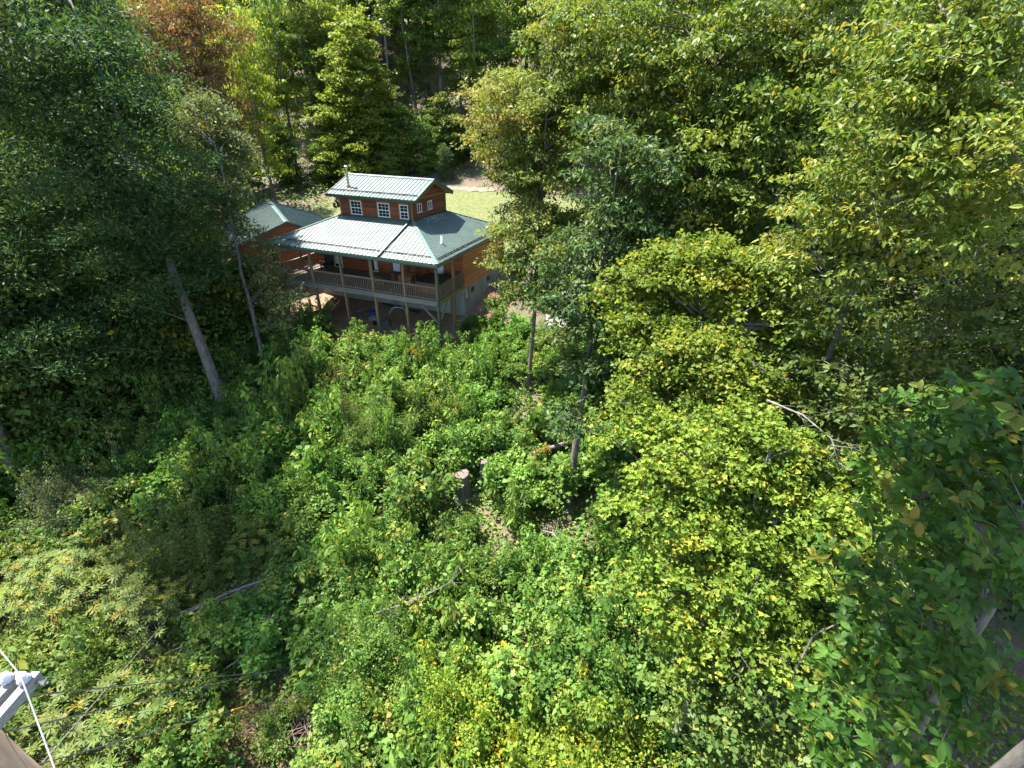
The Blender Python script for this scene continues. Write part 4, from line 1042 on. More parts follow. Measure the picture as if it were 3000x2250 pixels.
TMARKS = [(-38, 66, 'beside the rust red tree'), (-33, 58, 'just above the garage roof'), (-45, 72, 'at the upper left of the hillside'), (-27, 76, 'left of the broad yellow-green tree behind the flue'), (-16, 78, 'right of the broad yellow-green tree behind the flue'), (-8, 78, 'on the slope above the clerestory'), (0, 76, 'on the slope above the lawn'),
          (-25, 95, 'high on the slope at the top centre left'), (-8, 95, 'high on the slope at the top centre'), (-50, 95, 'high on the slope at the top left'), (12, 90, 'high on the slope behind the right-hand trees'), (30, 80, 'far up behind the beeches'), (-30, 115, 'near the hilltop at the top left'), (0, 115, 'near the hilltop at the top centre'),
          (-40, 45, 'left of the garage'), (-45, 30, 'deep in the wood left of the oak'), (-30, 30, 'close behind the big oak'), (-30, 18, 'at the left edge below the oak'), (-22, 28, 'between the oak and the slender tree'),
          (6, 32, 'between the cabin and the gravel drive'), (12, 27, 'behind the maples'), (20, 20, 'behind the beeches at the right edge'), (20, 35, 'in the wood right of the gravel drive'), (15, 50, 'beyond the gravel drive'), (8, 62, 'at the right end of the lawn'), (18, 10, 'low at the right edge'), (32, 28, 'deep in the wood at the right edge')]
def plural(s):
    for w in ('shrub', 'rhododendron', 'mound', 'clump', 'sapling', 'tree', 'conifer'):
        if w in s.split(): return ' '.join(q + 's' if q == w else q for q in s.split())
    return s
def tzone(x, y): return min(TMARKS, key=lambda m: (m[0] - x) ** 2 + (m[1] - y) ** 2)[2]
def tl(k, x, y): return TLOOK[k] + ' ' + tzone(x, y), plural(TLOOK[k]) + ' ' + tzone(x, y)
used = []
def far_enough(x, y, d):
    return all((x - a) ** 2 + (y - b) ** 2 > d * d for a, b in used)
# front rank chosen as in the photograph, then the slope behind is filled at random
FRONT = [('yg', -38, 74, 1.0), ('yg2', -34, 78, 1.1), ('yg', -44, 70, 1.05), ('mid', -29.5, 79, 1.0), ('yg2', -26, 82, 1.0), ('mid', -15.5, 82, 1.05), ('pale', -12.4, 85, 1.15), ('mid2', -9, 84, 1.0), ('yg2', -6, 79, .95),
         ('hem', -13.5, 80, .7), ('mid2', -2, 80, 1.0), ('mid', 3, 78, 1.1), ('yg2', -7.5, 88, 1.1), ('pale', -20.6, 88, 1.1), ('pale', -25, 88, 1.0), ('yg', -52, 72, 1.1), ('mid', -48, 64, 1.0), ('deep', -42, 58, 1.0), ('mid2', -38, 50, 1.0),
         ('deep', -33, 45, .95), ('mid', -40, 40, 1.1), ('mid2', -34, 35, .9), ('deep', -45, 33, 1.1), ('deep', -38, 26, 1.0), ('mid', -32, 27, .8), ('deep', -34, 19, .8), ('mid', -46, 47, 1.1), ('yg', -58, 60, 1.1), ('deep', -55, 40, 1.2), ('yg2', -30, 61, .9), ('mid2', -41, 67, .9)]
for k, x, y, s in FRONT:
    put(k, x, y, s, *tl(k, x, y)); used.append((x, y))
for k, x, y, s in (('deep', -30, 21, .7), ('mid2', -33, 23, .7), ('deep', -29, 16.5, .5), ('under', -26.5, 21.5, 1.3), ('under', -24.5, 25, 1.3), ('under', -28, 25, 1.4), ('under', -23.5, 29, 1.3), ('under', -21.5, 25.5, 1.0), ('under', -20.5, 29.5, 1.1), ('under2', -29.5, 18.5, 1.0), ('under', -19, 31.5, .8), ('mid2', -36, 30, 1.0), ('deep', -28, 33, .8), ('mid2', -25, 36, .8)):
    put(k, x, y, s, *tl(k, x, y)); used.append((x, y))
for k, x, y, s in (('under2', 4.6, 31.2, .6), ('under', 7.2, 30.2, .65), ('under2', 2.6, 34.0, .55), ('under', 9.5, 33.5, .8), ('under2', 12.5, 31, .8)):
    put(k, x, y, s, *tl(k, x, y))
for x, y, s, k in ((-31.5, 69, 1.0, 'under'), (-27.5, 70.5, .8, 'under2'), (-16, 74, 1.1, 'under'), (-13, 73.8, 1.0, 'under2'), (-17.5, 71.8, .8, 'under2'), (-8.2, 74, .8, 'under'), (-5, 74.5, .9, 'under2'), (-11, 75.5, 1.1, 'under'), (-36, 66, .9, 'under'), (-1, 73, 1.0, 'under'), (3, 71, 1.0, 'under2'), (-34.5, 62, .8, 'under2'), (-19, 77, 1.2, 'under'), (-27, 76, 1.1, 'under')):
    put(k, x, y, s, *tl(k, x, y)); used.append((x, y))
kinds = ['yg', 'yg2', 'mid', 'mid', 'mid2', 'yg2', 'deep', 'mid2', 'pale']
n = 0
for _ in range(4000):
    if n >= 120: break
    x = rt.uniform(-85, 45); y = rt.uniform(70, 135)
    if tpar(x, y) < 44 or abs(x) > y * .95 + 5: continue
    if not far_enough(x, y, 3.8): continue
    k = kinds[int(rt.integers(len(kinds)))]
    if x < -28 and rt.random() < .5: k = 'yg'
    put(k, x, y, float(rt.uniform(.8, 1.15)), *tl(k, x, y)); used.append((x, y)); n += 1
# wood to the right of the cabin, beyond the maples
RW = [('mid', 9, 31, .85), ('deep', 13, 27, .8), ('mid2', 15, 33, .95), ('mid', 19, 26, .9), ('deep', 22, 33, 1.0), ('mid', 12.5, 47, .95), ('deep', 19, 46, 1.0), ('mid2', 26, 42, 1.0), ('mid', 24, 21, .85), ('deep', 19, 18.5, .75), ('mid', 22, 13, .7), ('deep', 28, 27, 1.0),
      ('mid2', 30, 18, .9), ('deep', 35, 34, 1.0), ('yg', 33, 46, 1.0), ('mid', 8, 56, 1.0), ('deep', 14, 60, 1.0), ('mid2', 22, 56, 1.0), ('deep', 6, 66, 1.0), ('mid', 40, 24, 1.0), ('deep', 17, 11.5, .5), ('mid2', 20, 8, .5), ('deep', 15.5, 22, .7), ('mid', 11, 24, .6)]
for k, x, y, s in RW:
    put(k, x, y, s, *tl(k, x, y))
# small pines by the track
put('pine', -33.0, 71.2, 1.25, 'young blue-green pine beside the dirt track above the garage roof')
put('pine', -10.2, 71.2, .95, 'small bright pine beside the track behind the clerestory')
put('pine', -26.6, 71.4, .8, 'smaller young pine at the bend of the dirt track')

# ---------------------------------------------------------------- shrubs: kinds, copied all over the slope below the porch
def shrub_mesh(name, seed, leaf, rx, rz, L, W, style, n_c=70, per=34, clus_r=.3, stems=7, flat=.7, age=.05, shoots=6, wood='twig', mixed=True):
    """tangled bush: uneven lobes, upright shoots and a second sort of leaf growing through it"""
    rng = np.random.default_rng(seed); L *= 1.12; W *= 1.2; per = int(per * 1.15)
    nl = max(5, n_c // 14); la = rng.uniform(0, 6.28, nl); lr = rng.uniform(0, .72, nl) ** .7 * rx
    lob = np.stack([lr * np.cos(la), lr * np.sin(la), rz * rng.uniform(.25, .8, nl) * (1 - .35 * lr / rx)], 1); lrad = rng.uniform(.32, .6, nl) * rx
    li = rng.integers(0, nl, n_c); d = rand_dirs(rng, n_c, .55)
    C = lob[li] + d * lrad[li][:, None] * rng.uniform(.5, 1.05, (n_c, 1)) * np.array([1, 1, .85]); C[:, 2] = np.abs(C[:, 2]) + .08
    cr = clus_r * rng.uniform(.55, 1.4, n_c)
    lt = rng.uniform(.2, .85, nl)
    ca = (rng.random(n_c) < .10) * rng.uniform(.1, .6, n_c)
    Q, t, a = foliage(rng, C, cr, per, L, W, style, flat, .25, .68, age, ca, np.clip(lt[li] + rng.normal(0, .15, n_c), 0, 1))
    parts = [(Q, t, a)]; mb = MB()
    for s in range(shoots):
        x, y = rng.normal(0, rx * .45, 2); h = rz * rng.uniform(1.0, 1.45); lean = rng.normal(0, .18, 2) * h
        k = 10; f = np.linspace(.35, 1, k)[:, None]
        P = np.array([[x, y, 0]]) + f * np.array([[lean[0], lean[1], h]]) + rng.normal(0, .03, (k, 3))
        mb.tube([(x * .7, y * .7, -.2), tuple(P[4]), tuple(P[-1])], [.013, .009, .004], 4, False)
        parts.append(foliage(rng, P, np.full(k, clus_r * .55), max(6, per // 3), L * 1.25, W * .9, 'droop', .8, .3, .5, age))
    if mixed:
        n2 = max(6, n_c // 5); c2 = C[rng.choice(n_c, n2, False)] + rng.normal(0, .08, (n2, 3)) + np.array([0, 0, .08])
        parts.append(foliage(rng, c2, np.full(n2, clus_r * .9), int(per * .8), L * .62, W * .5, 'tuft' if style != 'tuft' else 'spray', .8, .2, .6, .1, None, rng.uniform(.5, 1, n2)))
        c3 = C[rng.choice(n_c, max(3, n_c // 12), False)] + np.array([0, 0, .1])
        parts.append(foliage(rng, c3, np.full(len(c3), clus_r * .8), max(5, per // 4), L * 1.7, W * 1.7, 'spray', .4, .2, .4, .05, None, rng.uniform(.2, .7, len(c3))))
    for i in rng.choice(n_c, min(n_c, stems * 3), False):
        c = C[i]; mb.tube([np.array([c[0] * .12, c[1] * .12, -.3]), c * np.array([.5, .5, .55]), c], [.018, .012, .005], 4, False)
    for _ in range(3):
        c = C[rng.integers(n_c)]; dd = unit(rng.normal(size=3) + np.array([0, 0, .4])); mb.tube([c, c + dd * .35, c + dd * .6 + rng.normal(0, .1, 3)], [.009, .007, .003], 3, False)
    Q = np.concatenate([p[0] for p in parts]); t = np.concatenate([p[1] for p in parts]); a = np.concatenate([p[2] for p in parts])
    return quads_mesh(name, Q, t, a, [MAT[leaf], MAT[wood]], mb)
def rosette_mesh(name, seed, leaf, rx, rz, n_r=210, L=.15, W=.042):
    rng = np.random.default_rng(seed)
    d = rand_dirs(rng, n_r, .6); d[:, 2] = np.abs(d[:, 2])
    C = d * (rng.uniform(.6, 1.0, n_r) ** .5)[:, None] * np.array([rx, rx, rz]) * (1 + .2 * np.sin(4 * np.arctan2(d[:, 1], d[:, 0]) + seed))[:, None]
    k = 9; idx = np.repeat(np.arange(n_r), k); ph = np.tile(np.arange(k) * 2 * math.pi / k, n_r) + np.repeat(rng.uniform(0, 6.28, n_r), k)
    ax = unit(d * .6 + np.array([0, 0, .8]) + rng.normal(0, .2, (n_r, 3)))[idx]
    e1 = unit(np.cross(ax, np.array([.3, 1, .2]))); e2 = np.cross(ax, e1)
    rad = e1 * np.cos(ph)[:, None] + e2 * np.sin(ph)[:, None]
    dd = unit(rad + ax * rng.uniform(-.1, .35, (len(ph), 1)))
    Q = leaf_quads(C[idx] + rad * .01, dd, ax + rng.normal(0, .12, ax.shape), L * rng.uniform(.75, 1.2, len(ph)), np.full(len(ph), W), .1, .5)
    tc = rng.uniform(.1, .9, n_r)[idx]
    ca = ((rng.random(n_r) < .2) * rng.uniform(.1, .55, n_r))[idx]
    mb = MB()
    for i in rng.choice(n_r, 30, False):
        c = C[i]; mb.tube([np.array([c[0] * .15, c[1] * .15, -.3]), c * np.array([.5, .5, .5]), c], [.025, .016, .006], 4, False)
    return quads_mesh(name, Q, np.clip(tc + rng.normal(0, .12, len(ph)), 0, 1), np.clip(ca + rng.normal(0, .05, len(ph)), 0, 1), [MAT[leaf], MAT['twig']], mb)

SH = {
    'broad': shrub_mesh('broadleaf_shrub', 101, 'lf_scrub', 1.05, 1.35, .115, .085, 'spray', 80, 34, .30),
    'broad2': shrub_mesh('broadleaf_shrub_b', 102, 'lf_scrub', .9, 1.7, .10, .06, 'spray', 75, 34, .28),
    'fine': shrub_mesh('fine_shrub', 103, 'lf_scrub2', 1.1, 1.3, .06, .036, 'tuft', 110, 55, .25),
    'vine': shrub_mesh('vine_mound', 104, 'lf_scrub', 1.35, .85, .13, .115, 'spray', 90, 30, .32, flat=.4),
    'yellow': shrub_mesh('yellow_shrub', 105, 'lf_yellow', 1.0, 1.5, .085, .05, 'spray', 90, 42, .27, age=.12),
    'weed': shrub_mesh('weed_clump', 106, 'lf_scrub', .55, 1.5, .12, .035, 'droop', 45, 34, .22),
    'deepsh': shrub_mesh('dark_shrub', 107, 'lf_mid', 1.1, 1.5, .10, .06, 'spray', 85, 36, .3),
    'fern': shrub_mesh('fern_clump', 108, 'lf_yg', .8, .7, .16, .03, 'droop', 45, 40, .26),
    'rhodo': rosette_mesh('rhododendron', 109, 'lf_rhodo', 1.25, 1.35),
    'rhodo2': rosette_mesh('rhododendron_b', 110, 'lf_rhodo', 1.0, 1.7, 190),
    'broad3': shrub_mesh('broadleaf_shrub_c', 112, 'lf_scrub2', 1.2, 1.5, .10, .07, 'spray', 85, 34, .3),
    'sapling': shrub_mesh('sapling', 113, 'lf_scrub', .7, 2.1, .14, .06, 'droop', 60, 30, .26, shoots=9),
    'dry': shrub_mesh('dry_weeds', 111, 'lf_dry', .8, .45, .2, .012, 'tuft', 45, 40, .3),
}
NAMES = {'broad': 'leafy_shrub', 'broad2': 'leafy_shrub', 'fine': 'fine_leaved_shrub', 'vine': 'vine_mound', 'yellow': 'yellow_green_shrub', 'weed': 'tall_weed_clump', 'deepsh': 'dark_shrub', 'fern': 'fern_clump', 'rhodo': 'rhododendron', 'rhodo2': 'rhododendron', 'broad3': 'leafy_shrub', 'sapling': 'leafy_sapling', 'dry': 'dry_weed_clump'}
def shrub(kind, x, y, s, label, group=None, sz=1.0, cat='shrub'):
    o = link(NAMES[kind], SH[kind], None, (x, y, Hf(x, y) - .05), (float(rt.normal(0, .06)), float(rt.normal(0, .06)), float(rt.uniform(0, 6.28))), (s, s, s * sz))
    return tag(o, label, cat, group)
LOOK = {'broad': 'bright green broad-leaved shrub', 'broad2': 'upright bright green shrub', 'broad3': 'loose pale green shrub', 'fine': 'small-leaved grey-green shrub', 'vine': 'low mound of broad-leaved vines', 'yellow': 'yellow-green shrub',
        'weed': 'tall narrow-leaved weed clump', 'deepsh': 'dense dark green shrub', 'fern': 'low feathery yellow-green clump', 'rhodo': 'spreading rhododendron with whorled leaves', 'rhodo2': 'taller rhododendron with whorled leaves', 'dry': 'clump of dry brown weeds', 'sapling': 'slender leafy sapling'}
MARKS = [(-3, 27.5, 'below the right corner of the porch'), (-8, 29, 'below the middle of the porch'), (-13, 30.5, 'below the left end of the porch'), (0, 30.5, 'by the concrete foundation corner'), (-17.4, 23.5, 'around the foot of the big oak'), (-2, 18, 'around the two cut stumps'), (2.5, 19.5, 'beside the fallen log'),
         (3, 16, 'at the foot of the straight grey trunk'), (-9, 21, 'near the pink seed heads'), (-13, 17, 'in the shade right of the oak'), (-20, 18, 'below the oak at the left'), (-26, 17, 'by the brush pile at the left edge'), (-11, 12, 'around the fallen grey limb'), (-17, 11, 'in the lower left rhododendron bank'), (-22, 12, 'at the far left edge above the pole'),
         (-13, 7, 'under the guy wires'), (-9, 8, 'by the yellow guy guard'), (-5, 12, 'above the big rounded bush'), (-3, 7, 'at the bottom centre edge'), (1, 12, 'left of the maple'), (6, 13, 'under the maples'), (5, 7, 'at the bottom edge under the maple'), (11, 12, 'under the beech at the right'), (9, 20, 'behind the maples')]
def zone(x, y): return min(MARKS, key=lambda m: (m[0] - x) ** 2 + (m[1] - y) ** 2)[2]
KEEP = [(-9.4, 8.7, .75), (-8.6, 9.8, .5), (-9.0, 7.0, .4), (-2.35, 17.57, .6), (-1.35, 18.4, .5), (-2.3, 16.6, .5), (-1.3, 17.4, .4), (2.95, 16.3, .8), (2.75, 15.2, .8), (1.0, 23.8, .5), (-12, 12, .8), (-10, 12.8, .8)]   # stumps, fallen limb stay visible
def blocked(x, y, r):
    a, b = hl(x, y)
    if -14.2 < a < .9 and b > -1.1: return True
    if a > 3 and b > 3 and tpar(x, y) > 2: return True
    return any((x - p) ** 2 + (y - q) ** 2 < (r * .7 + s) ** 2 for p, q, s in KEEP)
cnt = 0; spots = []
rs = np.random.default_rng(9)
for _ in range(9000):
    if cnt >= 430: break
    y = rs.uniform(4.5, 32); x = rs.uniform(-1.12 * y - 12, min(1.1 * y + 5, 15))
    t = tpar(x, y)
    if t > 5 or t < -26: continue
    bottom = t < -19; left = x < -9.5; corner = x < -11.5 and y < 15
    if corner: k = rs.choice(['rhodo', 'rhodo2', 'rhodo', 'fine', 'deepsh'])
    elif bottom and x > -6: k = rs.choice(['yellow', 'broad3', 'fine', 'broad2', 'vine', 'yellow', 'sapling'])
    elif bottom: k = rs.choice(['fine', 'dry', 'fern', 'deepsh', 'broad3', 'yellow', 'dry'])
    elif left: k = rs.choice(['deepsh', 'broad', 'broad3', 'fine', 'vine', 'broad2', 'sapling'])
    else: k = rs.choice(['broad', 'broad2', 'broad3', 'vine', 'broad', 'broad3', 'vine', 'sapling', 'weed', 'fine', 'broad2'])
    s = float(rs.uniform(.8, 1.7)) * (1.1 if bottom else 1.0)
    if t > -3.5: s *= .72
    r = s * 1.0
    if blocked(x, y, r): continue
    if any((x - a) ** 2 + (y - b) ** 2 < (.5 * (r + c)) ** 2 for a, b, c in spots): continue
    spots.append((x, y, r))
    z_ = zone(x, y); lab = LOOK[k] + ' ' + z_; grp = plural(LOOK[k]) + ' ' + z_
    shrub(k, x, y, s, lab, grp, float(rs.uniform(.8, 1.25))); cnt += 1
# larger single bushes at the bottom of the picture
def big_bush(name, label, x, y, rx, rz, leaf, L, W, seed, style='spray', n_c=330, per=46, cr=.36):
    me = shrub_mesh('foliage_' + name, seed, leaf, rx, rz, L, W, style, n_c, per, cr, 16, shoots=14)
    o = link(name, me, None, (x, y, Hf(x, y) - .05)); return tag(o, label, 'shrub')
big_bush('rounded_bush', 'big rounded small-leaved bush at the bottom left of centre', -4.6, 9.4, 2.2, 3.4, 'lf_scrub2', .07, .045, 121, 'tuft', 420, 60, .36)
big_bush('yellow_bush', 'large yellow-green bush at the bottom centre edge', -1.6, 8.0, 1.9, 2.8, 'lf_yellow', .085, .055, 122, 'spray', 330, 50)
big_bush('vine_covered_bush', 'tall vine-covered bush between the maple and the bottom edge', 2.6, 9.0, 2.0, 3.6, 'lf_scrub', .12, .1, 123, 'spray', 360, 40)
big_bush('yellow_bush', 'yellowing bush below the maple with orange-tinged leaves', 3.2, 7.4, 1.5, 2.6, 'lf_yellow', .09, .06, 124, 'spray', 280, 44)
big_bush('leafy_bush', 'pale broad-leaved bush at the bottom edge right of centre', 1.2, 6.2, 1.6, 2.2, 'lf_yellow', .12, .085, 125, 'spray', 240, 40)
big_bush('feathery_bush', 'tall feathery bush at the left edge of the sunlit thicket', -8.2, 20.8, 1.6, 3.0, 'lf_scrub2', .075, .03, 126, 'tuft', 260, 50)
big_bush('shaded_bush', 'dense dark bush beside the fallen grey limb', -14.2, 14.2, 2.0, 2.6, 'lf_mid', .07, .045, 127, 'tuft', 360, 55)
big_bush('silvery_bush', 'silvery small-leaved bush below the oak at the left edge', -21.0, 16.6, 1.9, 3.0, 'lf_slim', .08, .04, 128, 'tuft', 330, 50)
big_bush('leafy_bush', 'sunlit leafy bush below the right corner of the porch', -3.2, 25.6, 1.7, 1.7, 'lf_scrub', .11, .08, 129, 'spray', 200, 38)
big_bush('leafy_bush', 'sunlit leafy bush below the middle of the porch', -8.2, 28.2, 1.9, 1.2, 'lf_scrub', .11, .08, 130, 'spray', 200, 38)
big_bush('leafy_bush', 'green bush hiding the left porch post foot', -15.0, 31.4, 1.5, 2.2, 'lf_scrub', .11, .07, 131, 'spray', 200, 38)

# ---------------------------------------------------------------- ground cover nobody could count
def cover(name, label, leaf, n, region, L, W, hmax, style, seed, age_p=.08):
    rng = np.random.default_rng(seed)
    x = rng.uniform(region[0], region[1], n * 3); y = rng.uniform(region[2], region[3], n * 3)
    k = region[4](x, y); x = x[k][:n]; y = y[k][:n]; n = len(x)
    hgt = hmax * (.35 + .65 * (.5 + .5 * np.sin(x * 1.7 + 2 * np.sin(y * 1.1)) * np.cos(y * 1.4 + x * .3))) * rng.random(n) ** .5
    P = np.stack([x, y, H(x, y) + hgt], 1)
    d = rng.normal(size=(n, 3)); d[:, 2] *= .45
    if style == 'blade': d[:, 2] = np.abs(d[:, 2]) + 2.0
    nr = np.array([0, 0, 1.0]) + rng.normal(size=(n, 3)) * .55
    if style == 'blade': nr = rng.normal(size=(n, 3))
    s = np.clip(rng.normal(1, .3, n), .5, 1.6)
    tone = np.clip(.5 + .3 * np.sin(x * .9 + y * .5) + rng.normal(0, .25, n), 0, 1)
    age = np.clip((rng.random(n) < age_p) * rng.uniform(.3, 1, n), 0, 1)
    Q = leaf_quads(P, d, nr, L * s, W * s)
    return tag(link(name, quads_mesh(name, Q, tone, age, MAT[leaf])), label, None, None, 'stuff')
def reg_slope(x, y):
    a, b = hl(x, y); t = tpar(x, y)
    return ~(((x + 9.6) ** 2 * .25 + (y - 7.6) ** 2) < .35 + .5 * wob(x, y)) & (t < 4) & ~((a > -14.2) & (a < .6) & (b > -.9)) & (abs(x) < y * 1.15 + 9) & ~((t < -20.5) & (x < -5) & (np.sin(x * .9) * np.sin(y * 1.1 + x * .4) > .35))
cover('ground_cover', 'carpet of leafy vines and weeds on the slope below the cabin', 'lf_scrub', 98000, (-32, 18, 3, 36, reg_slope), .17, .115, .6, 'leaf', 201)
def reg_wood(x, y):
    t = tpar(x, y); a, b = hl(x, y)
    return ((t > 38.5) | ((x < -24) & (t > -10)) | ((a > 10) & (t > 1))) & ~m_gravel(x, y) & ~m_drive(x, y)
cover('woodland_floor_plants', 'low leafy plants covering the woodland floor', 'lf_mid', 60000, (-70, 45, 12, 105, reg_wood), .32, .22, 1.7, 'leaf', 202)
cover('lawn_grass', 'short mown grass behind the cabin', 'lf_grass', 24000, (-30, 25, 38, 72, m_lawn), .14, .016, .02, 'blade', 203, .2)
def reg_bank(x, y):
    t = tpar(x, y); return (t > 37.6) & (t < 41.5) & (x > -40) & (x < 12)
cover('bank_litter', 'dry brown leaf litter and stalks on the bank above the track', 'lf_dry', 16000, (-40, 12, 55, 85, reg_bank), .2, .05, .25, 'leaf', 204)
def reg_dry(x, y):
    t = tpar(x, y); return (t < -18.5) & (x < 1) & (np.sin(x * .9) * np.sin(y * 1.1 + x * .4) > -.3)
def reg_litter(x, y):
    return ((x + 9.4) ** 2 * .2 + (y - 7.2) ** 2 < 5.5)
cover('weedy_patch', 'sparse low weeds and brown leaves around the guy anchors', 'lf_fern', 16000, (-17, -2, 3, 11, reg_litter), .12, .05, .3, 'leaf', 206, .45)
cover('dry_grass', 'dry straw coloured grass and stalks on the lower bank', 'lf_dry', 13000, (-26, 1, 3, 14, reg_dry), .28, .014, .12, 'blade', 205, .3)
# ---------------------------------------------------------------- things on the porch (house-local positions, top-level objects)
MAT['chair_wood'] = simple('honey_wood', [(.3, (.26, .12, .04)), (.7, (.42, .22, .085))], 6, .55, (1, 1, 5), .2)
MAT['twig_wood'] = simple('twig_chair_wood', [(.3, (.28, .13, .04)), (.7, (.45, .24, .09))], 8, .6, (1, 1, 4), .2)
MAT['wicker'] = simple('dark_wicker', [(.3, (.012, .010, .009)), (.7, (.045, .038, .033))], 40, .7, (1, 1, 3), .5)
MAT['cushion'] = simple('tan_cushion', [(.3, (.20, .14, .09)), (.7, (.30, .22, .15))], 9, .9, None, .3)
MAT['tub_cover'] = simple('spa_cover', [(.3, (.030, .020, .016)), (.7, (.055, .036, .028))], 7, .7, None, .2)
MAT['tub_side'] = simple('spa_cedar', [(.3, (.16, .055, .028)), (.7, (.27, .10, .05))], 5, .65, (1, 1, 6), .2, objrand=.15)
MAT['slate_edge'] = simple('spa_rim', [(.3, (.04, .05, .075)), (.7, (.07, .085, .12))], 5, .5, None, 0)
MAT['blue_tarp'] = simple('blue_tarp', [(.3, (.015, .04, .14)), (.7, (.03, .08, .22))], 5, .5, None, .3)
MAT['black'] = simple('black_plastic', [(.3, (.008, .008, .009)), (.7, (.02, .02, .022))], 5, .5, None, 0)
MAT['rock'] = simple('grey_rock', [(.3, (.16, .13, .10)), (.6, (.28, .24, .2)), (.8, (.38, .34, .29))], 4, .9, None, .6, .03)
MAT['alu'] = simple('white_metal_tube', [(.3, (.6, .6, .6)), (.7, (.75, .75, .74))], 5, .4, None, 0)

def on_porch(name, label, cat, x, y, rz=0.0, z=0.0):
    p = hw(x, y, z); return tag(empty(name, p, HANG + rz), label, cat)

def windsor(label, x, y, rz):
    t = on_porch('windsor_chair', label, 'chair', x, y, rz)
    s = MB(); n = 14
    ring = [(.23 * math.cos(2 * math.pi * k / n), .21 * math.sin(2 * math.pi * k / n)) for k in range(n)]
    s.poly([(a, b, .43) for a, b in ring] + [(a, b, .47) for a, b in ring], [tuple(reversed(range(n))), tuple(range(n, 2 * n))] + [(i, (i + 1) % n, n + (i + 1) % n, n + i) for i in range(n)])
    s.build('seat', MAT['chair_wood'], t)
    for sx in (-1, 1):
        for sy in (-1, 1):
            MB().tube([(sx * .22, sy * .2, 0), (sx * .17, sy * .15, .43)], [.016, .022], 6).build('leg', MAT['chair_wood'], t)
    MB().tube([(-.19, 0, .2), (.19, 0, .2)], [.013] * 2, 5).build('stretcher', MAT['chair_wood'], t)
    hoop = [(.2 * math.cos(a), .19 + .10 * math.sin(a), .47 + .55 * math.sin(a) ** .8 if math.sin(a) > 0 else .47) for a in np.linspace(0, math.pi, 13)]
    MB().tube(hoop, [.016] * 13, 6).build('back_hoop', MAT['chair_wood'], t)
    for k in range(6):
        q = -.14 + k * .056; zz = .47 + .53 * math.sqrt(max(0, 1 - (q / .2) ** 2)) ** .8
        MB().tube([(q * .8, .19, .47), (q, .28, zz)], [.010, .009], 5).build('spindle', MAT['chair_wood'], t)
windsor('spindle-back wooden chair on the porch, left of three by the wall', -4.55, 3.4, .3)
windsor('spindle-back wooden chair on the porch, middle of three by the wall', -3.85, 3.25, -.1)
windsor('spindle-back wooden chair on the porch, nearest the hot tub', -3.15, 3.4, -.35)

def twig_chair(label, x, y, rz):
    t = on_porch('twig_rocking_chair', label, 'chair', x, y, rz); m = MAT['twig_wood']
    for s in (-1, 1):
        pts = [(s * .27, -.45 + k * .15, .04 + .10 * ((k - 3) / 3.5) ** 2) for k in range(8)]
        MB().tube(pts, [.02] * 8, 6).build('rocker', m, t)
        MB().tube([(s * .27, -.25, .06), (s * .27, -.25, .62)], [.02, .018], 6).build('leg', m, t)
        MB().tube([(s * .27, .25, .06), (s * .25, .36, .62), (s * .22, .5, 1.12)], [.02, .02, .016], 6).build('leg', m, t)
        MB().tube([(s * .27, -.33, .63), (s * .29, 0, .66), (s * .26, .38, .64)], [.022, .024, .02], 6).build('arm', m, t)
        MB().tube([(s * .27, -.25, .1), (s * .27, .25, .4)], [.012] * 2, 5).build('brace', m, t)
        MB().tube([(s * .27, .25, .1), (s * .27, -.25, .4)], [.012] * 2, 5).build('brace', m, t)
    MB().tube([(-.26, -.27, .1), (.26, -.27, .4)], [.012] * 2, 5).tube([(.26, -.27, .1), (-.26, -.27, .4)], [.012] * 2, 5).build('brace', m, t)
    for k in range(8): MB().tube([(-.27, -.26 + k * .075, .42), (.27, -.26 + k * .075, .42)], [.016] * 2, 5).build('slat', m, t)
    for k in range(7): q = -.18 + k * .06; MB().tube([(q, .30, .44), (q * 1.15, .48, 1.12 + .08 * math.cos(q * 6))], [.012] * 2, 5).build('spindle', m, t)
    MB().tube([(-.22, .5, 1.12), (0, .53, 1.22), (.22, .5, 1.12)], [.018] * 3, 6).build('crest_rail', m, t)
twig_chair('bent-twig rocking chair by the railing left of the porch middle post', -5.2, 1.0, 2.7)
twig_chair('bent-twig rocking chair by the railing beside the hot tub', -2.55, .95, 2.5)

t = on_porch('bar_stool', 'small light wood stool standing on the porch near the wall', 'stool', -4.95, 2.5)
MB().tube([(0, 0, .55), (0, 0, .6)], [.17, .17], 12).build('seat', MAT['chair_wood'], t)
for sx in (-1, 1):
    for sy in (-1, 1): MB().tube([(sx * .16, sy * .16, 0), (sx * .1, sy * .1, .56)], [.018] * 2, 6).build('leg', MAT['chair_wood'], t)
MB().tube([(-.14, -.14, .2), (.14, -.14, .2)], [.012] * 2, 5).build('stretcher', MAT['chair_wood'], t)

t = on_porch('slatted_table', 'slatted wooden table between the stool and the hot tub', 'table', -3.75, 2.45)
for k in range(9): block('slat', 'chair_wood', t, -.55, .55, -.42 + k * .094, -.35 + k * .094, .68, .71)
for sx in (-1, 1):
    for sy in (-1, 1): block('leg', 'chair_wood', t, sx * .48 - .03, sx * .48 + .03, sy * .34 - .03, sy * .34 + .03, 0, .68)
for k in range(5): block('slat', 'chair_wood', t, -.5, .5, -.40, -.385, .1 + k * .11, .165 + k * .11)

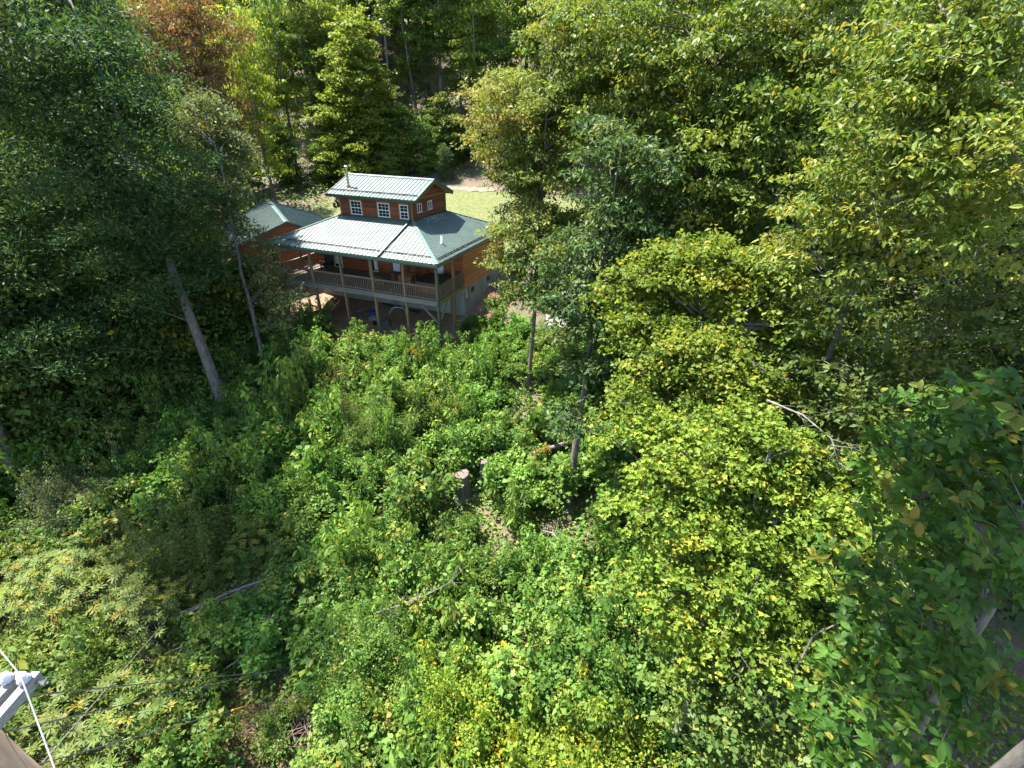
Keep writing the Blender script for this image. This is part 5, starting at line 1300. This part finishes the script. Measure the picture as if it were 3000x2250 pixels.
t = on_porch('hot_tub', 'square hot tub with dark brown cover in the right corner of the porch', 'hot tub', -1.2, 2.05)
b_ = MB().box(-.95, .95, -1.0, 1.0, .03, .78).build('shell', MAT['tub_cover'], t)
for k in range(13):
    x = -.95 + k * .1462; block('plank', 'tub_side', t, x + .004, x + .142, -1.03, -1.002, .05, .72)
    y = -1.0 + k * .1538; block('plank', 'tub_side', t, -.98, -.952, y + .004, y + .15, .05, .72)
block('rim', 'slate_edge', t, -1.0, 1.0, -1.06, 1.05, .745, .80)
MB().poly([(-.98, -1.04, .802), (.98, -1.04, .802), (.98, 0, .93), (-.98, 0, .93), (.98, 1.04, .86), (-.98, 1.04, .86), (-.98, 1.04, .802), (.98, 1.04, .802)],
          [(0, 1, 2, 3), (3, 2, 4, 5), (0, 3, 5, 6), (1, 7, 4, 2), (5, 4, 7, 6)]).build('cover', MAT['tub_cover'], t)

t = on_porch('wicker_armchair', 'dark wicker armchair with tall arched back against the porch wall', 'chair', -11.2, 3.0, .1)
m = MAT['wicker']
back = [(-.36, .3, .35), (-.38, .36, .9), (-.30, .4, 1.22), (0, .42, 1.36), (.30, .4, 1.22), (.38, .36, .9), (.36, .3, .35)]
MB().poly([tuple(p) for p in back] + [(p[0] * .98, p[1] + .05, p[2]) for p in back], [tuple(range(7)), tuple(reversed(range(7, 14)))] + [(i, i + 7, (i + 1) % 7 + 7, (i + 1) % 7) for i in range(7)]).build('backrest', m, t)
MB().tube(back, [.035] * 7, 7).build('back_rim', m, t)
MB().box(-.34, .34, -.32, .3, .36, .46).build('seat', m, t)
for s in (-1, 1):
    MB().tube([(s * .36, -.32, .0), (s * .37, -.32, .6), (s * .4, 0, .68), (s * .37, .34, .7)], [.03] * 4, 7).build('arm', m, t)
    for sy in (-.3, .3): MB().tube([(s * .32, sy, 0), (s * .33, sy, .37)], [.028] * 2, 7).build('leg', m, t)

t = on_porch('papasan_chair', 'round bowl chair with tan cushion at the left end of the porch', 'chair', -12.1, 2.2, .5)
def bowl(r, d, n=20, rings=5):
    v = []; f = []
    for j in range(rings):
        q = (j + .4) / rings
        for k in range(n):
            a = 2 * math.pi * k / n; v.append((r * q * math.cos(a), r * q * math.sin(a) * .96, d * q * q))
    for j in range(rings - 1):
        for k in range(n): k2 = (k + 1) % n; f.append((j * n + k, j * n + k2, (j + 1) * n + k2, (j + 1) * n + k))
    f.append(tuple(range(n - 1, -1, -1))); return v, f
bv, bf = bowl(.5, .3)
tm = Matrix.Rotation(R(-38), 4, 'X')
MB().poly([tuple(tm @ Vector(p) + Vector((0, 0, .45))) for p in bv], bf).build('cushion', MAT['cushion'], t, smooth=True)
rim = [tuple(tm @ Vector((.53 * math.cos(a), .51 * math.sin(a), .31)) + Vector((0, 0, .45))) for a in np.linspace(0, 2 * math.pi, 25)]
MB().tube(rim, [.03] * 25, 7).build('rim', m, t)
base_ = [(.34 * math.cos(a), .34 * math.sin(a), .03) for a in np.linspace(0, 2 * math.pi, 17)]
b2 = MB().tube(base_, [.028] * 17, 7)
for a in (0.4, 2.0, 3.6, 5.2): b2.tube([(.34 * math.cos(a), .34 * math.sin(a), .03), (.2 * math.cos(a), .2 * math.sin(a), .42)], [.024] * 2, 6)
b2.build('base', m, t)

t = on_porch('side_table', 'small pale side table beside the wicker armchair', 'table', -11.95, 3.35)
MB().tube([(0, 0, .5), (0, 0, .53)], [.24, .24], 14).build('top', MAT['alu'], t)
for k in range(3): a = k * 2.09; MB().tube([(.2 * math.cos(a), .2 * math.sin(a), 0), (.12 * math.cos(a), .12 * math.sin(a), .5)], [.014] * 2, 6).build('leg', m, t)

# ---------------------------------------------------------------- clutter on the soil under the porch
def on_soil(name, label, cat, x, y, rz=0.0, dz=.06):
    p = hw(x, y); return tag(empty(name, (p.x, p.y, Hf(p.x, p.y) + dz), HANG + rz), label, cat)
t = on_soil('folding_chair_frame', 'bare white metal chair frame lying on the soil under the porch', 'chair', -5.15, 3.0, .5, .02)
fr = MB()
fr.tube([(-.7, -.2, .05), (-.5, .15, .45), (.35, .2, .5), (.6, -.25, .05)], [.018] * 4, 6)
fr.tube([(-.7, .25, .1), (-.2, .3, .5), (.4, -.05, .4), (.75, .3, .08)], [.018] * 4, 6).tube([(-.5, .15, .45), (-.2, .3, .5)], [.016] * 2, 6).tube([(.35, .2, .5), (.4, -.05, .4)], [.016] * 2, 6).tube([(.6, -.25, .05), (.75, .3, .08)], [.016] * 2, 6)
fr.build('frame', MAT['alu'], t)
fr2 = MB()
for k in range(4): fr2.tube([(-.3 + k * .17, .17, .46), (-.15 + k * .15, .2, .44)], [.01] * 2, 5)
fr2.build('seat_rod', MAT['alu'], t)
t = on_soil('plastic_tote', 'blue plastic tote with pale lid lying behind the middle porch support', 'container', -7.1, 2.35, .3)
MB().poly([(-.28, -.2, 0), (.28, -.2, 0), (.28, .2, 0), (-.28, .2, 0), (-.33, -.24, .3), (.33, -.24, .3), (.33, .24, .3), (-.33, .24, .3)], BOXF).build('body', MAT['blue_tarp'], t)
MB().box(-.35, .35, -.26, .26, .3, .33).build('lid', MAT['slate_edge'], t)
p0, p1 = hw(-7.1, 3.8), hw(-3.6, 3.45)
o = MB().tube([(p0.x, p0.y, Hf(p0.x, p0.y) + .14), ((p0.x + p1.x) / 2, (p0.y + p1.y) / 2, Hf((p0.x + p1.x) / 2, (p0.y + p1.y) / 2) + .12), (p1.x, p1.y, Hf(p1.x, p1.y) + .12)], [.075] * 3, 10).build('drain_pipe', MAT['black'])
tag(o, 'long black corrugated drain pipe lying along the foundation under the porch', 'pipe')
t = on_soil('old_window_frame', 'empty pale window frame leaning on the foundation under the porch', 'frame', -8.4, 3.75, .1)
MB().beam((-.45, 0, 0), (-.45, .15, .7), .05, .05).build('stile', MAT['deck_wood'], t); MB().beam((.45, 0, 0), (.45, .15, .7), .05, .05).build('stile', MAT['deck_wood'], t)
MB().beam((-.475, .15, .7), (.475, .15, .7), .05, .05).build('rail', MAT['deck_wood'], t); MB().beam((-.475, 0, .03), (.475, 0, .03), .05, .05).build('rail', MAT['deck_wood'], t)
def board(label, a, b, w=.14, h=.04, lift=.1):
    p, q = hw(*a), hw(*b)
    o = MB().beam((p.x, p.y, Hf(p.x, p.y) + lift), (q.x, q.y, Hf(q.x, q.y) + lift), w, h).build('loose_board', MAT['deck_wood'])
    tag(o, label, 'board')
board('weathered loose board on the soil left of the blue tote', (-8.7, 2.5), (-7.3, 1.7))
board('thick loose plank crossing the soil near the left board', (-9.1, 1.9), (-7.9, 2.9), .1, .08, .16)
board('short board beside the black drain pipe', (-4.3, 3.0), (-3.3, 3.3))
board('pale pole propped on the slope beside the green corner downspout', (-1.4, .25), (-1.35, 1.5), .05, .05, .2)
board('long board lying behind the chair frame', (-6.4, 3.3), (-4.2, 3.6), .18, .04, .12)
def rock(label, x, y, r, seed, world=False, mat='rock'):
    rg = np.random.default_rng(seed); bm = bmesh.new(); bmesh.ops.create_icosphere(bm, subdivisions=2, radius=r)
    for v in bm.verts: v.co *= 1 + float(rg.normal(0, .10)); v.co.z *= .65
    me = bpy.data.meshes.new('rock'); bm.to_mesh(me); bm.free(); me.materials.append(MAT[mat])
    p = Vector((x, y, 0)) if world else hw(x, y)
    tag(link('rock', me, None, (p.x, p.y, Hf(p.x, p.y) + r * .3)), label, 'rock')
rock('rounded brown boulder behind the middle porch support', -6.7, 1.9, .38, 1)
rock('pale grey rock beside the old root stump under the porch', -5.4, 1.75, .34, 2)
rock('small rock near the right porch support', -3.0, 1.6, .16, 3)
rock('dark rock on the bare slope under the porch', -4.2, .9, .2, 4)
rock('flat rock at the foot of the concrete corner', .5, 3.3, .28, 5)
t = on_soil('bucket', 'small black bucket in front of the boulder under the porch', 'bucket', -6.2, 1.3)
MB().tube([(0, 0, 0), (0, 0, .3)], [.11, .15], 12, False).tube([(0, 0, .01), (0, 0, .02)], [.11, .11], 12).build('body', MAT['black'], t)
MB().tube([(-.15, 0, .3), (-.1, 0, .42), (0, 0, .46), (.1, 0, .42), (.15, 0, .3)], [.006] * 5, 5).build('handle', MAT['alu'], t)

# ---------------------------------------------------------------- stumps, fallen wood, brush
def stump(label, x, y, r, h, seed, roots=True):
    rg = np.random.default_rng(seed); z = Hf(x, y)
    t = tag(empty('tree_stump', (x, y, z)), label, 'stump')
    mb = MB(); n = 18; prof = [(-.4, 1.7), (0, 1.5), (.25, 1.16), (h * .5, 1.0), (h, .98)]
    ph = rg.uniform(0, 6.28, 3); v = []; f = []
    for (zz, k) in prof:
        for i in range(n):
            a = 2 * math.pi * i / n; w = 1 + .06 * math.sin(3 * a + ph[0]) + .035 * math.sin(7 * a + ph[1]) + float(rg.normal(0, .012))
            v.append((r * k * w * math.cos(a), r * k * w * math.sin(a), zz + ((.05 * math.cos(a) + float(rg.normal(0, .018))) if zz == h else 0)))
    for j in range(len(prof) - 1):
        for i in range(n): i2 = (i + 1) % n; f.append((j * n + i, j * n + i2, (j + 1) * n + i2, (j + 1) * n + i))
    MB().poly(v, f).build('bark', MAT['bark_grey'], t)
    top = [v[(len(prof) - 1) * n + i] for i in range(n)]
    MB().poly([(p[0] * .93, p[1] * .93, p[2] + .012) for p in top] + [(0, 0, h + .012)], [(i, (i + 1) % n, n) for i in range(n)]).build('cut_face', MAT['cut_wood'], t)
    MB().poly([(p[0] * .999, p[1] * .999, p[2] + .001) for p in top] + [(p[0] * .93, p[1] * .93, p[2] + .012) for p in top], [(i, (i + 1) % n, n + (i + 1) % n, n + i) for i in range(n)]).build('bark_ring', MAT['bark_brown'], t)
stump('thick tall grey stump with a fresh cut top in the thicket', -2.35, 17.6, .36, 1.5, 5)
stump('smaller stump just right of the thick cut stump', -1.3, 18.5, .22, 1.35, 6)
q = hw(-5.3, 1.5); stump('old pale root stump on the soil under the porch', q.x, q.y, .3, .5, 7)

def limb(name, label, pts, r0, r1, mat, cat, branches=0, seed=0, blen=1.0):
    rg = np.random.default_rng(seed); mb = MB(); P = [np.array(p, float) for p in pts]
    n = len(P); mb.tube(P, list(np.linspace(r0, r1, n)), 7)
    br = []
    for k in range(branches):
        i = int(rg.integers(0, n - 1)); f = rg.random(); s = P[i] * (1 - f) + P[i + 1] * f
        d = unit((P[i + 1] - P[i]) * .5 / np.linalg.norm(P[i + 1] - P[i]) + rg.normal(0, .6, 3)); d[2] = d[2] * .5 + .1
        L = blen * rg.uniform(.4, 1.1); m1 = s + d * L * .5 + rg.normal(0, .07, 3) * L; e = s + d * L + rg.normal(0, .12, 3) * L
        mb.tube([s, m1, e], [r1 * .9, r1 * .6, .006], 4, False)
        for _ in range(2):
            d2 = unit(d + rg.normal(0, .5, 3)); mb.tube([m1, m1 + d2 * L * .35], [r1 * .45, .004], 3, False)
    return tag(mb.build(name, MAT[mat], None, smooth=True), label, cat)
def gz(x, y, dz): return (x, y, Hf(x, y) + dz)
limb('fallen_limb', 'long pale grey dead limb lying across the dark slope at lower left', [gz(-8.9, 13.3, 1.0), gz(-9.9, 12.7, 1.05), gz(-11.0, 12.2, 1.15), gz(-11.9, 11.8, 1.1), gz(-12.8, 11.4, .95)], .055, .03, 'dead_wood', 'branch', 12, 3, 1.4)
limb('fallen_limb', 'thinner grey dead limb lying below the long one', [gz(-9.6, 12.3, .85), gz(-10.7, 11.5, .9), gz(-11.6, 10.8, .8), gz(-12.3, 10.2, .6)], .05, .025, 'dead_wood', 'branch', 10, 4, 1.1)
limb('fallen_limb', 'dead forked branch standing out of the scrub at the lower centre left', [gz(-8.6, 11.2, 1.2), gz(-9.2, 10.6, 1.0), gz(-9.7, 9.9, .7)], .04, .02, 'dead_wood', 'branch', 9, 5, .9)
limb('fallen_log', 'pale fallen log in the scrub beside the slim grey trunk', [gz(.9, 19.3, .8), gz(2.0, 19.7, .85), gz(3.2, 20.0, .9)], .15, .12, 'dead_wood', 'log', 3, 6, .7)
limb('broken_snag', 'grey broken snag with bare twigs left of the cut stump', [gz(-3.6, 17.2, .2), gz(-3.9, 17.5, .9), gz(-4.3, 17.9, 1.5)], .09, .05, 'dead_wood', 'snag', 7, 7, 1.0)
limb('dead_snag', 'pale peeling dead trunk standing at the bottom edge under the maple', [gz(5.3, 7.0, -.3), gz(5.25, 7.05, 1.5), gz(5.35, 7.1, 3.0), gz(5.3, 7.2, 3.6)], .13, .08, 'dead_wood', 'snag', 4, 8, .9)
limb('dead_branch', 'bare whitish branch poking out of the upper maple', [(6.0, 14.3, -6.6), (6.6, 13.6, -6.2), (7.2, 12.8, -6.2), (7.7, 12.2, -6.6)], .035, .016, 'dead_wood', 'branch', 10, 9, 1.0)
limb('dead_branch', 'bare whitish forked branch on the right side of the lower maple', [(7.2, 11.2, -6.7), (7.7, 10.3, -6.6), (8.2, 9.7, -6.9), (8.3, 9.2, -7.4)], .028, .014, 'dead_wood', 'branch', 11, 10, .7)
limb('dead_branch', 'tangle of grey dead twigs under the lower maple', [(6.4, 7.6, -13.5), (6.6, 7.2, -12.8), (6.9, 6.9, -12.0)], .04, .02, 'dead_wood', 'branch', 12, 11, 1.1)
limb('dead_branch', 'dead branch lying across the rounded bush at the bottom', [(-4.6, 10.2, -15.3), (-3.7, 10.4, -15.1), (-2.8, 10.8, -15.0), (-2.0, 11.2, -14.8)], .025, .012, 'dead_wood', 'branch', 14, 12, .9)
limb('dead_branch', 'bare branch rising from the scrub below the fallen log', [gz(1.6, 15.2, .6), gz(2.0, 14.6, 1.2), gz(2.2, 14.0, 1.5)], .05, .02, 'dead_wood', 'branch', 9, 13, .9)
def brush_pile(label, x, y, r, n, seed):
    rg = np.random.default_rng(seed); mb = MB()
    for _ in range(n):
        c = np.array([x + rg.normal(0, r * .4), y + rg.normal(0, r * .35), 0]); c[2] = Hf(c[0], c[1]) + rg.uniform(.05, .7)
        d = unit(rg.normal(size=3) * np.array([1, .8, .35])); L = rg.uniform(.5, 1.6)
        mb.tube([c - d * L / 2, c + rg.normal(0, .06, 3), c + d * L / 2], [.014, .011, .004], 4, False)
    tag(mb.build('brush_pile', MAT['brush']), label, 'brush pile')
brush_pile('brown brush pile of cut twigs at the left edge', -23.9, 15.6, 2.0, 190, 1)
brush_pile('smaller brown brush pile beside the dark bush on the left', -18.9, 15.4, 1.5, 140, 2)
brush_pile('low tangle of dry sticks on the lower bank at the bottom', -7.2, 8.2, 1.5, 120, 3)
brush_pile('dry sticks at the bottom edge centre', -1.2, 6.2, 1.2, 90, 4)

# ---------------------------------------------------------------- flowers
def flower(name, label, x, y, h, n, seed, leaf='lf_pink', cat='flower'):
    rg = np.random.default_rng(seed); z = Hf(x, y); t = tag(empty(name, (x, y, z)), label, cat)
    st = MB(); C = []
    for k in range(n):
        e = np.array([rg.normal(0, .28), rg.normal(0, .28), h * rg.uniform(.8, 1.1)]); C.append(e)
        st.tube([(0, 0, -.1), e * np.array([.5, .5, .55]), e], [.012, .010, .007], 4, False)
    C = np.array(C)
    cc = np.repeat(C, 14, 0) + rg.normal(0, .07, (n * 14, 3)); Q, to, ag = foliage(rg, cc, np.full(len(cc), .05), 9, .05, .04, 'tuft')
    st.build('stem', MAT['twig'], t)
    link('flower_head', quads_mesh('heads', Q, to, ag, MAT[leaf]), t)
    lc = np.concatenate([C * np.array([.5, .5, f]) for f in (.3, .5, .7, .85)]); Q, to, ag = foliage(rg, lc, np.full(len(lc), .22), 30, .16, .05, 'droop')
    link('leaves', quads_mesh('flower_leaves', Q, to, ag, MAT['lf_scrub']), t)
flower('joe_pye_weed', 'tall pink flower heads beside the concrete foundation corner', -1.3, 31.6, 2.3, 7, 1)
flower('joe_pye_weed', 'pink flower heads just below the tall ones by the foundation', -1.6, 30.2, 1.7, 5, 2)
flower('sumac', 'upper left cluster of pinkish red seed heads in the thicket', -10.3, 24.0, 2.4, 6, 3, 'lf_red', 'plant')
flower('sumac', 'lower cluster of pinkish red seed heads in the thicket', -9.0, 21.0, 2.6, 7, 4, 'lf_red', 'plant')
MAT['lf_orange'] = leaf_mat('lf_orange', (.16, .09, .012), (.27, .17, .02), (.26, .09, .012), .6, .2, .35)
flower('goldenrod', 'orange-yellow flowers in the scrub just below the porch', -6.0, 26.7, 1.9, 6, 5, 'lf_orange')
flower('turning_sapling', 'small sapling with orange autumn leaves beside the fallen log', 1.6, 18.9, 1.5, 9, 6, 'lf_orange', 'plant')

# ---------------------------------------------------------------- log pile on the lawn
t = tag(empty('log_pile', (-22.0, 62.2, Hf(-22.0, 62.2) + .05), .5), 'pile of brown split logs on the lawn behind the cabin', 'log pile')
rg = np.random.default_rng(4)
for k in range(11):
    r_ = k // 5; x = -1.2 + (k % 5) * .5 + .25 * r_
    MB().tube([(x, -.6 + rg.normal(0, .1), .2 + .36 * r_), (x + rg.normal(0, .1), .6, .2 + .36 * r_)], [.2, .19], 8).build('log', MAT['bark_brown'], t)

# ---------------------------------------------------------------- white car parked between cabin and garage
MAT['car_paint'] = simple('white_car_paint', [(.3, (.55, .55, .56)), (.7, (.65, .65, .66))], 1, .25, None, 0)
MAT['tyre'] = simple('tyre_rubber', [(.3, (.015, .015, .015)), (.7, (.03, .03, .03))], 8, .85, None, 0)
cxw, cyw = -19.6, 41.4
car = tag(empty('parked_car', (cxw, cyw, Hf(cxw, cyw) + .08), R(-62)), 'white car parked in shade beyond the left end of the porch', 'car')
prof = [(-2.2, .45), (-2.25, .75), (-2.1, .98), (-1.2, 1.05), (-.55, 1.52), (.9, 1.55), (1.75, 1.08), (2.15, 1.0), (2.22, .5), (2.1, .3), (-2.05, .3)]
v = []; f = []; n = len(prof)
for yy, k in ((-.88, 1), (-.80, 1), (.80, 1), (.88, 1)):
    for (x, z) in prof: v.append((x * (1 if abs(yy) < .85 else .985), yy * (1 if z < 1.1 else .84), z if abs(yy) < .85 else z * .97 + .01))
for j in range(3):
    for i in range(n): i2 = (i + 1) % n; f.append((j * n + i, j * n + i2, (j + 1) * n + i2, (j + 1) * n + i))
f.append(tuple(reversed(range(n)))); f.append(tuple(range(3 * n, 4 * n)))
MB().poly(v, f).build('body', MAT['car_paint'], car)
MB().poly([(-1.19, -.7, 1.075), (-1.19, .7, 1.075), (-.58, .6, 1.535), (-.58, -.6, 1.535)], [(0, 1, 2, 3), (3, 2, 1, 0)]).build('windscreen', MAT['glass'], car)
MB().poly([(1.70, -.7, 1.135), (1.70, .7, 1.135), (.95, .6, 1.56), (.95, -.6, 1.56)], [(3, 2, 1, 0), (0, 1, 2, 3)]).build('rear_window', MAT['glass'], car)
for s in (-1, 1):
    MB().poly([(-1.0, s * .86, 1.1), (1.5, s * .86, 1.1), (.85, s * .755, 1.47), (-.5, s * .755, 1.47)], [(0, 1, 2, 3), (3, 2, 1, 0)]).build('side_window', MAT['glass'], car)
    block('headlight', 'alu', car, -2.27, -2.17, s * .6 - .16, s * .6 + .16, .68, .82)
    for x in (-1.4, 1.4):
        w_ = MB().tube([(x, s * .70, .32), (x, s * .90, .32)], [.32, .32], 18).build('wheel', MAT['tyre'], car)
        MB().tube([(x, s * .895, .32), (x, s * .915, .32)], [.2, .17], 12).build('rim', MAT['galv'], w_)
block('bumper', 'black', car, -2.3, -2.2, -.8, .8, .36, .52)

# ---------------------------------------------------------------- utility pole in the lower left corner
MAT['pole'] = simple('pole_wood', [(.3, (.09, .065, .045)), (.7, (.17, .13, .09))], 9, .85, (1, 1, .2), .4)
MAT['arm'] = simple('grey_crossarm', [(.3, (.17, .165, .165)), (.5, (.25, .245, .24)), (.7, (.33, .33, .33))], 6, .7, (1, 4, 1), .2)
MAT['porcelain'] = simple('insulator_glaze', [(.3, (.40, .40, .45)), (.7, (.5, .5, .56))], 6, .2, None, 0)
MAT['wire'] = simple('aluminium_wire', [(.3, (.13, .13, .13)), (.7, (.2, .2, .2))], 30, .6, None, 0)
MAT['yellow'] = simple('yellow_guard', [(.3, (.60, .34, .02)), (.7, (.70, .42, .03))], 6, .5, None, 0)
px, py = -5.22, 2.2
zp = Hf(px, py)
pole = tag(empty('utility_pole', (px, py, zp)), 'wooden utility pole with grey double crossarm at the lower left corner', 'utility pole')
MB().tube([(0, 0, -.5), (0, 0, -5.0 - zp)], [.17, .125], 14).build('pole', MAT['pole'], pole, smooth=True)
za = -5.42 - zp
for sx in (-.14, .04):
    block('crossarm', 'arm', pole, sx, sx + .085, -.75, .58, za - .06, za + .06)
for sx in (-.10, .085):
    ins = MB().tube([(sx, .47, za + .06), (sx, .47, za + .09), (sx, .47, za + .1), (sx, .47, za + .13), (sx, .47, za + .14), (sx, .47, za + .19), (sx, .47, za + .2)], [.025, .025, .062, .06, .045, .045, .02], 12)
    ins.build('insulator', MAT['porcelain'], pole, smooth=True)
MB().tube([(-.28, .5, za), (.27, .5, za)], [.014] * 2, 6).tube([(.2, .5, za), (.24, .5, za)], [.03] * 2, 6).build('through_bolt', MAT['galv'], pole)
def sag(a, b, s, n=16):
    a = np.array(a); b = np.array(b); return [a + (b - a) * t - np.array([0, 0, s * 4 * t * (1 - t)]) for t in np.linspace(0, 1, n)]
ipt = (px + .085, py + .47, -5.22)
tag(MB().tube(sag((-35, 19, -4.5), ipt, .5) + sag(ipt, (30, -24, -5.0), .4)[1:], [.0075] * 31, 6).build('power_line', MAT['wire']), 'power line resting on the insulators of the corner utility pole', 'wire')
for i, (z0, g, lab) in enumerate(((-5.0, (-8.5, 9.85), 'upper guy wire running from the utility pole to the slope'), (-5.62, (-8.35, 9.95), 'middle guy wire running from the utility pole to the slope'), (-6.35, (-9.35, 8.72), 'lowest guy wire, ending in a yellow plastic guard'))):
    e = np.array([g[0], g[1], Hf(*g)]); s = np.array([px, py + .1, z0])
    t = tag(empty('guy_wire', tuple(e)), lab, 'wire')
    MB().tube([s - e, np.array([0, 0, 0])], [.009, .009], 5).build('strand', MAT['wire'], t)
    MB().tube([(0, 0, -.4), (s - e) * .03], [.012, .012], 5).build('anchor_rod', MAT['galv'], t)
    if i == 2: MB().tube([(s - e) * .05, (s - e) * .2], [.028, .028], 8).build('guard', MAT['yellow'], t)
tag(MB().tube([np.array([px + .1, py, -6.3]), np.array([-13.3, 11.0, -17.3])], [.007, .007], 5).build('service_cable', MAT['wire']), 'thin cable slanting from the utility pole into the rhododendrons', 'wire')
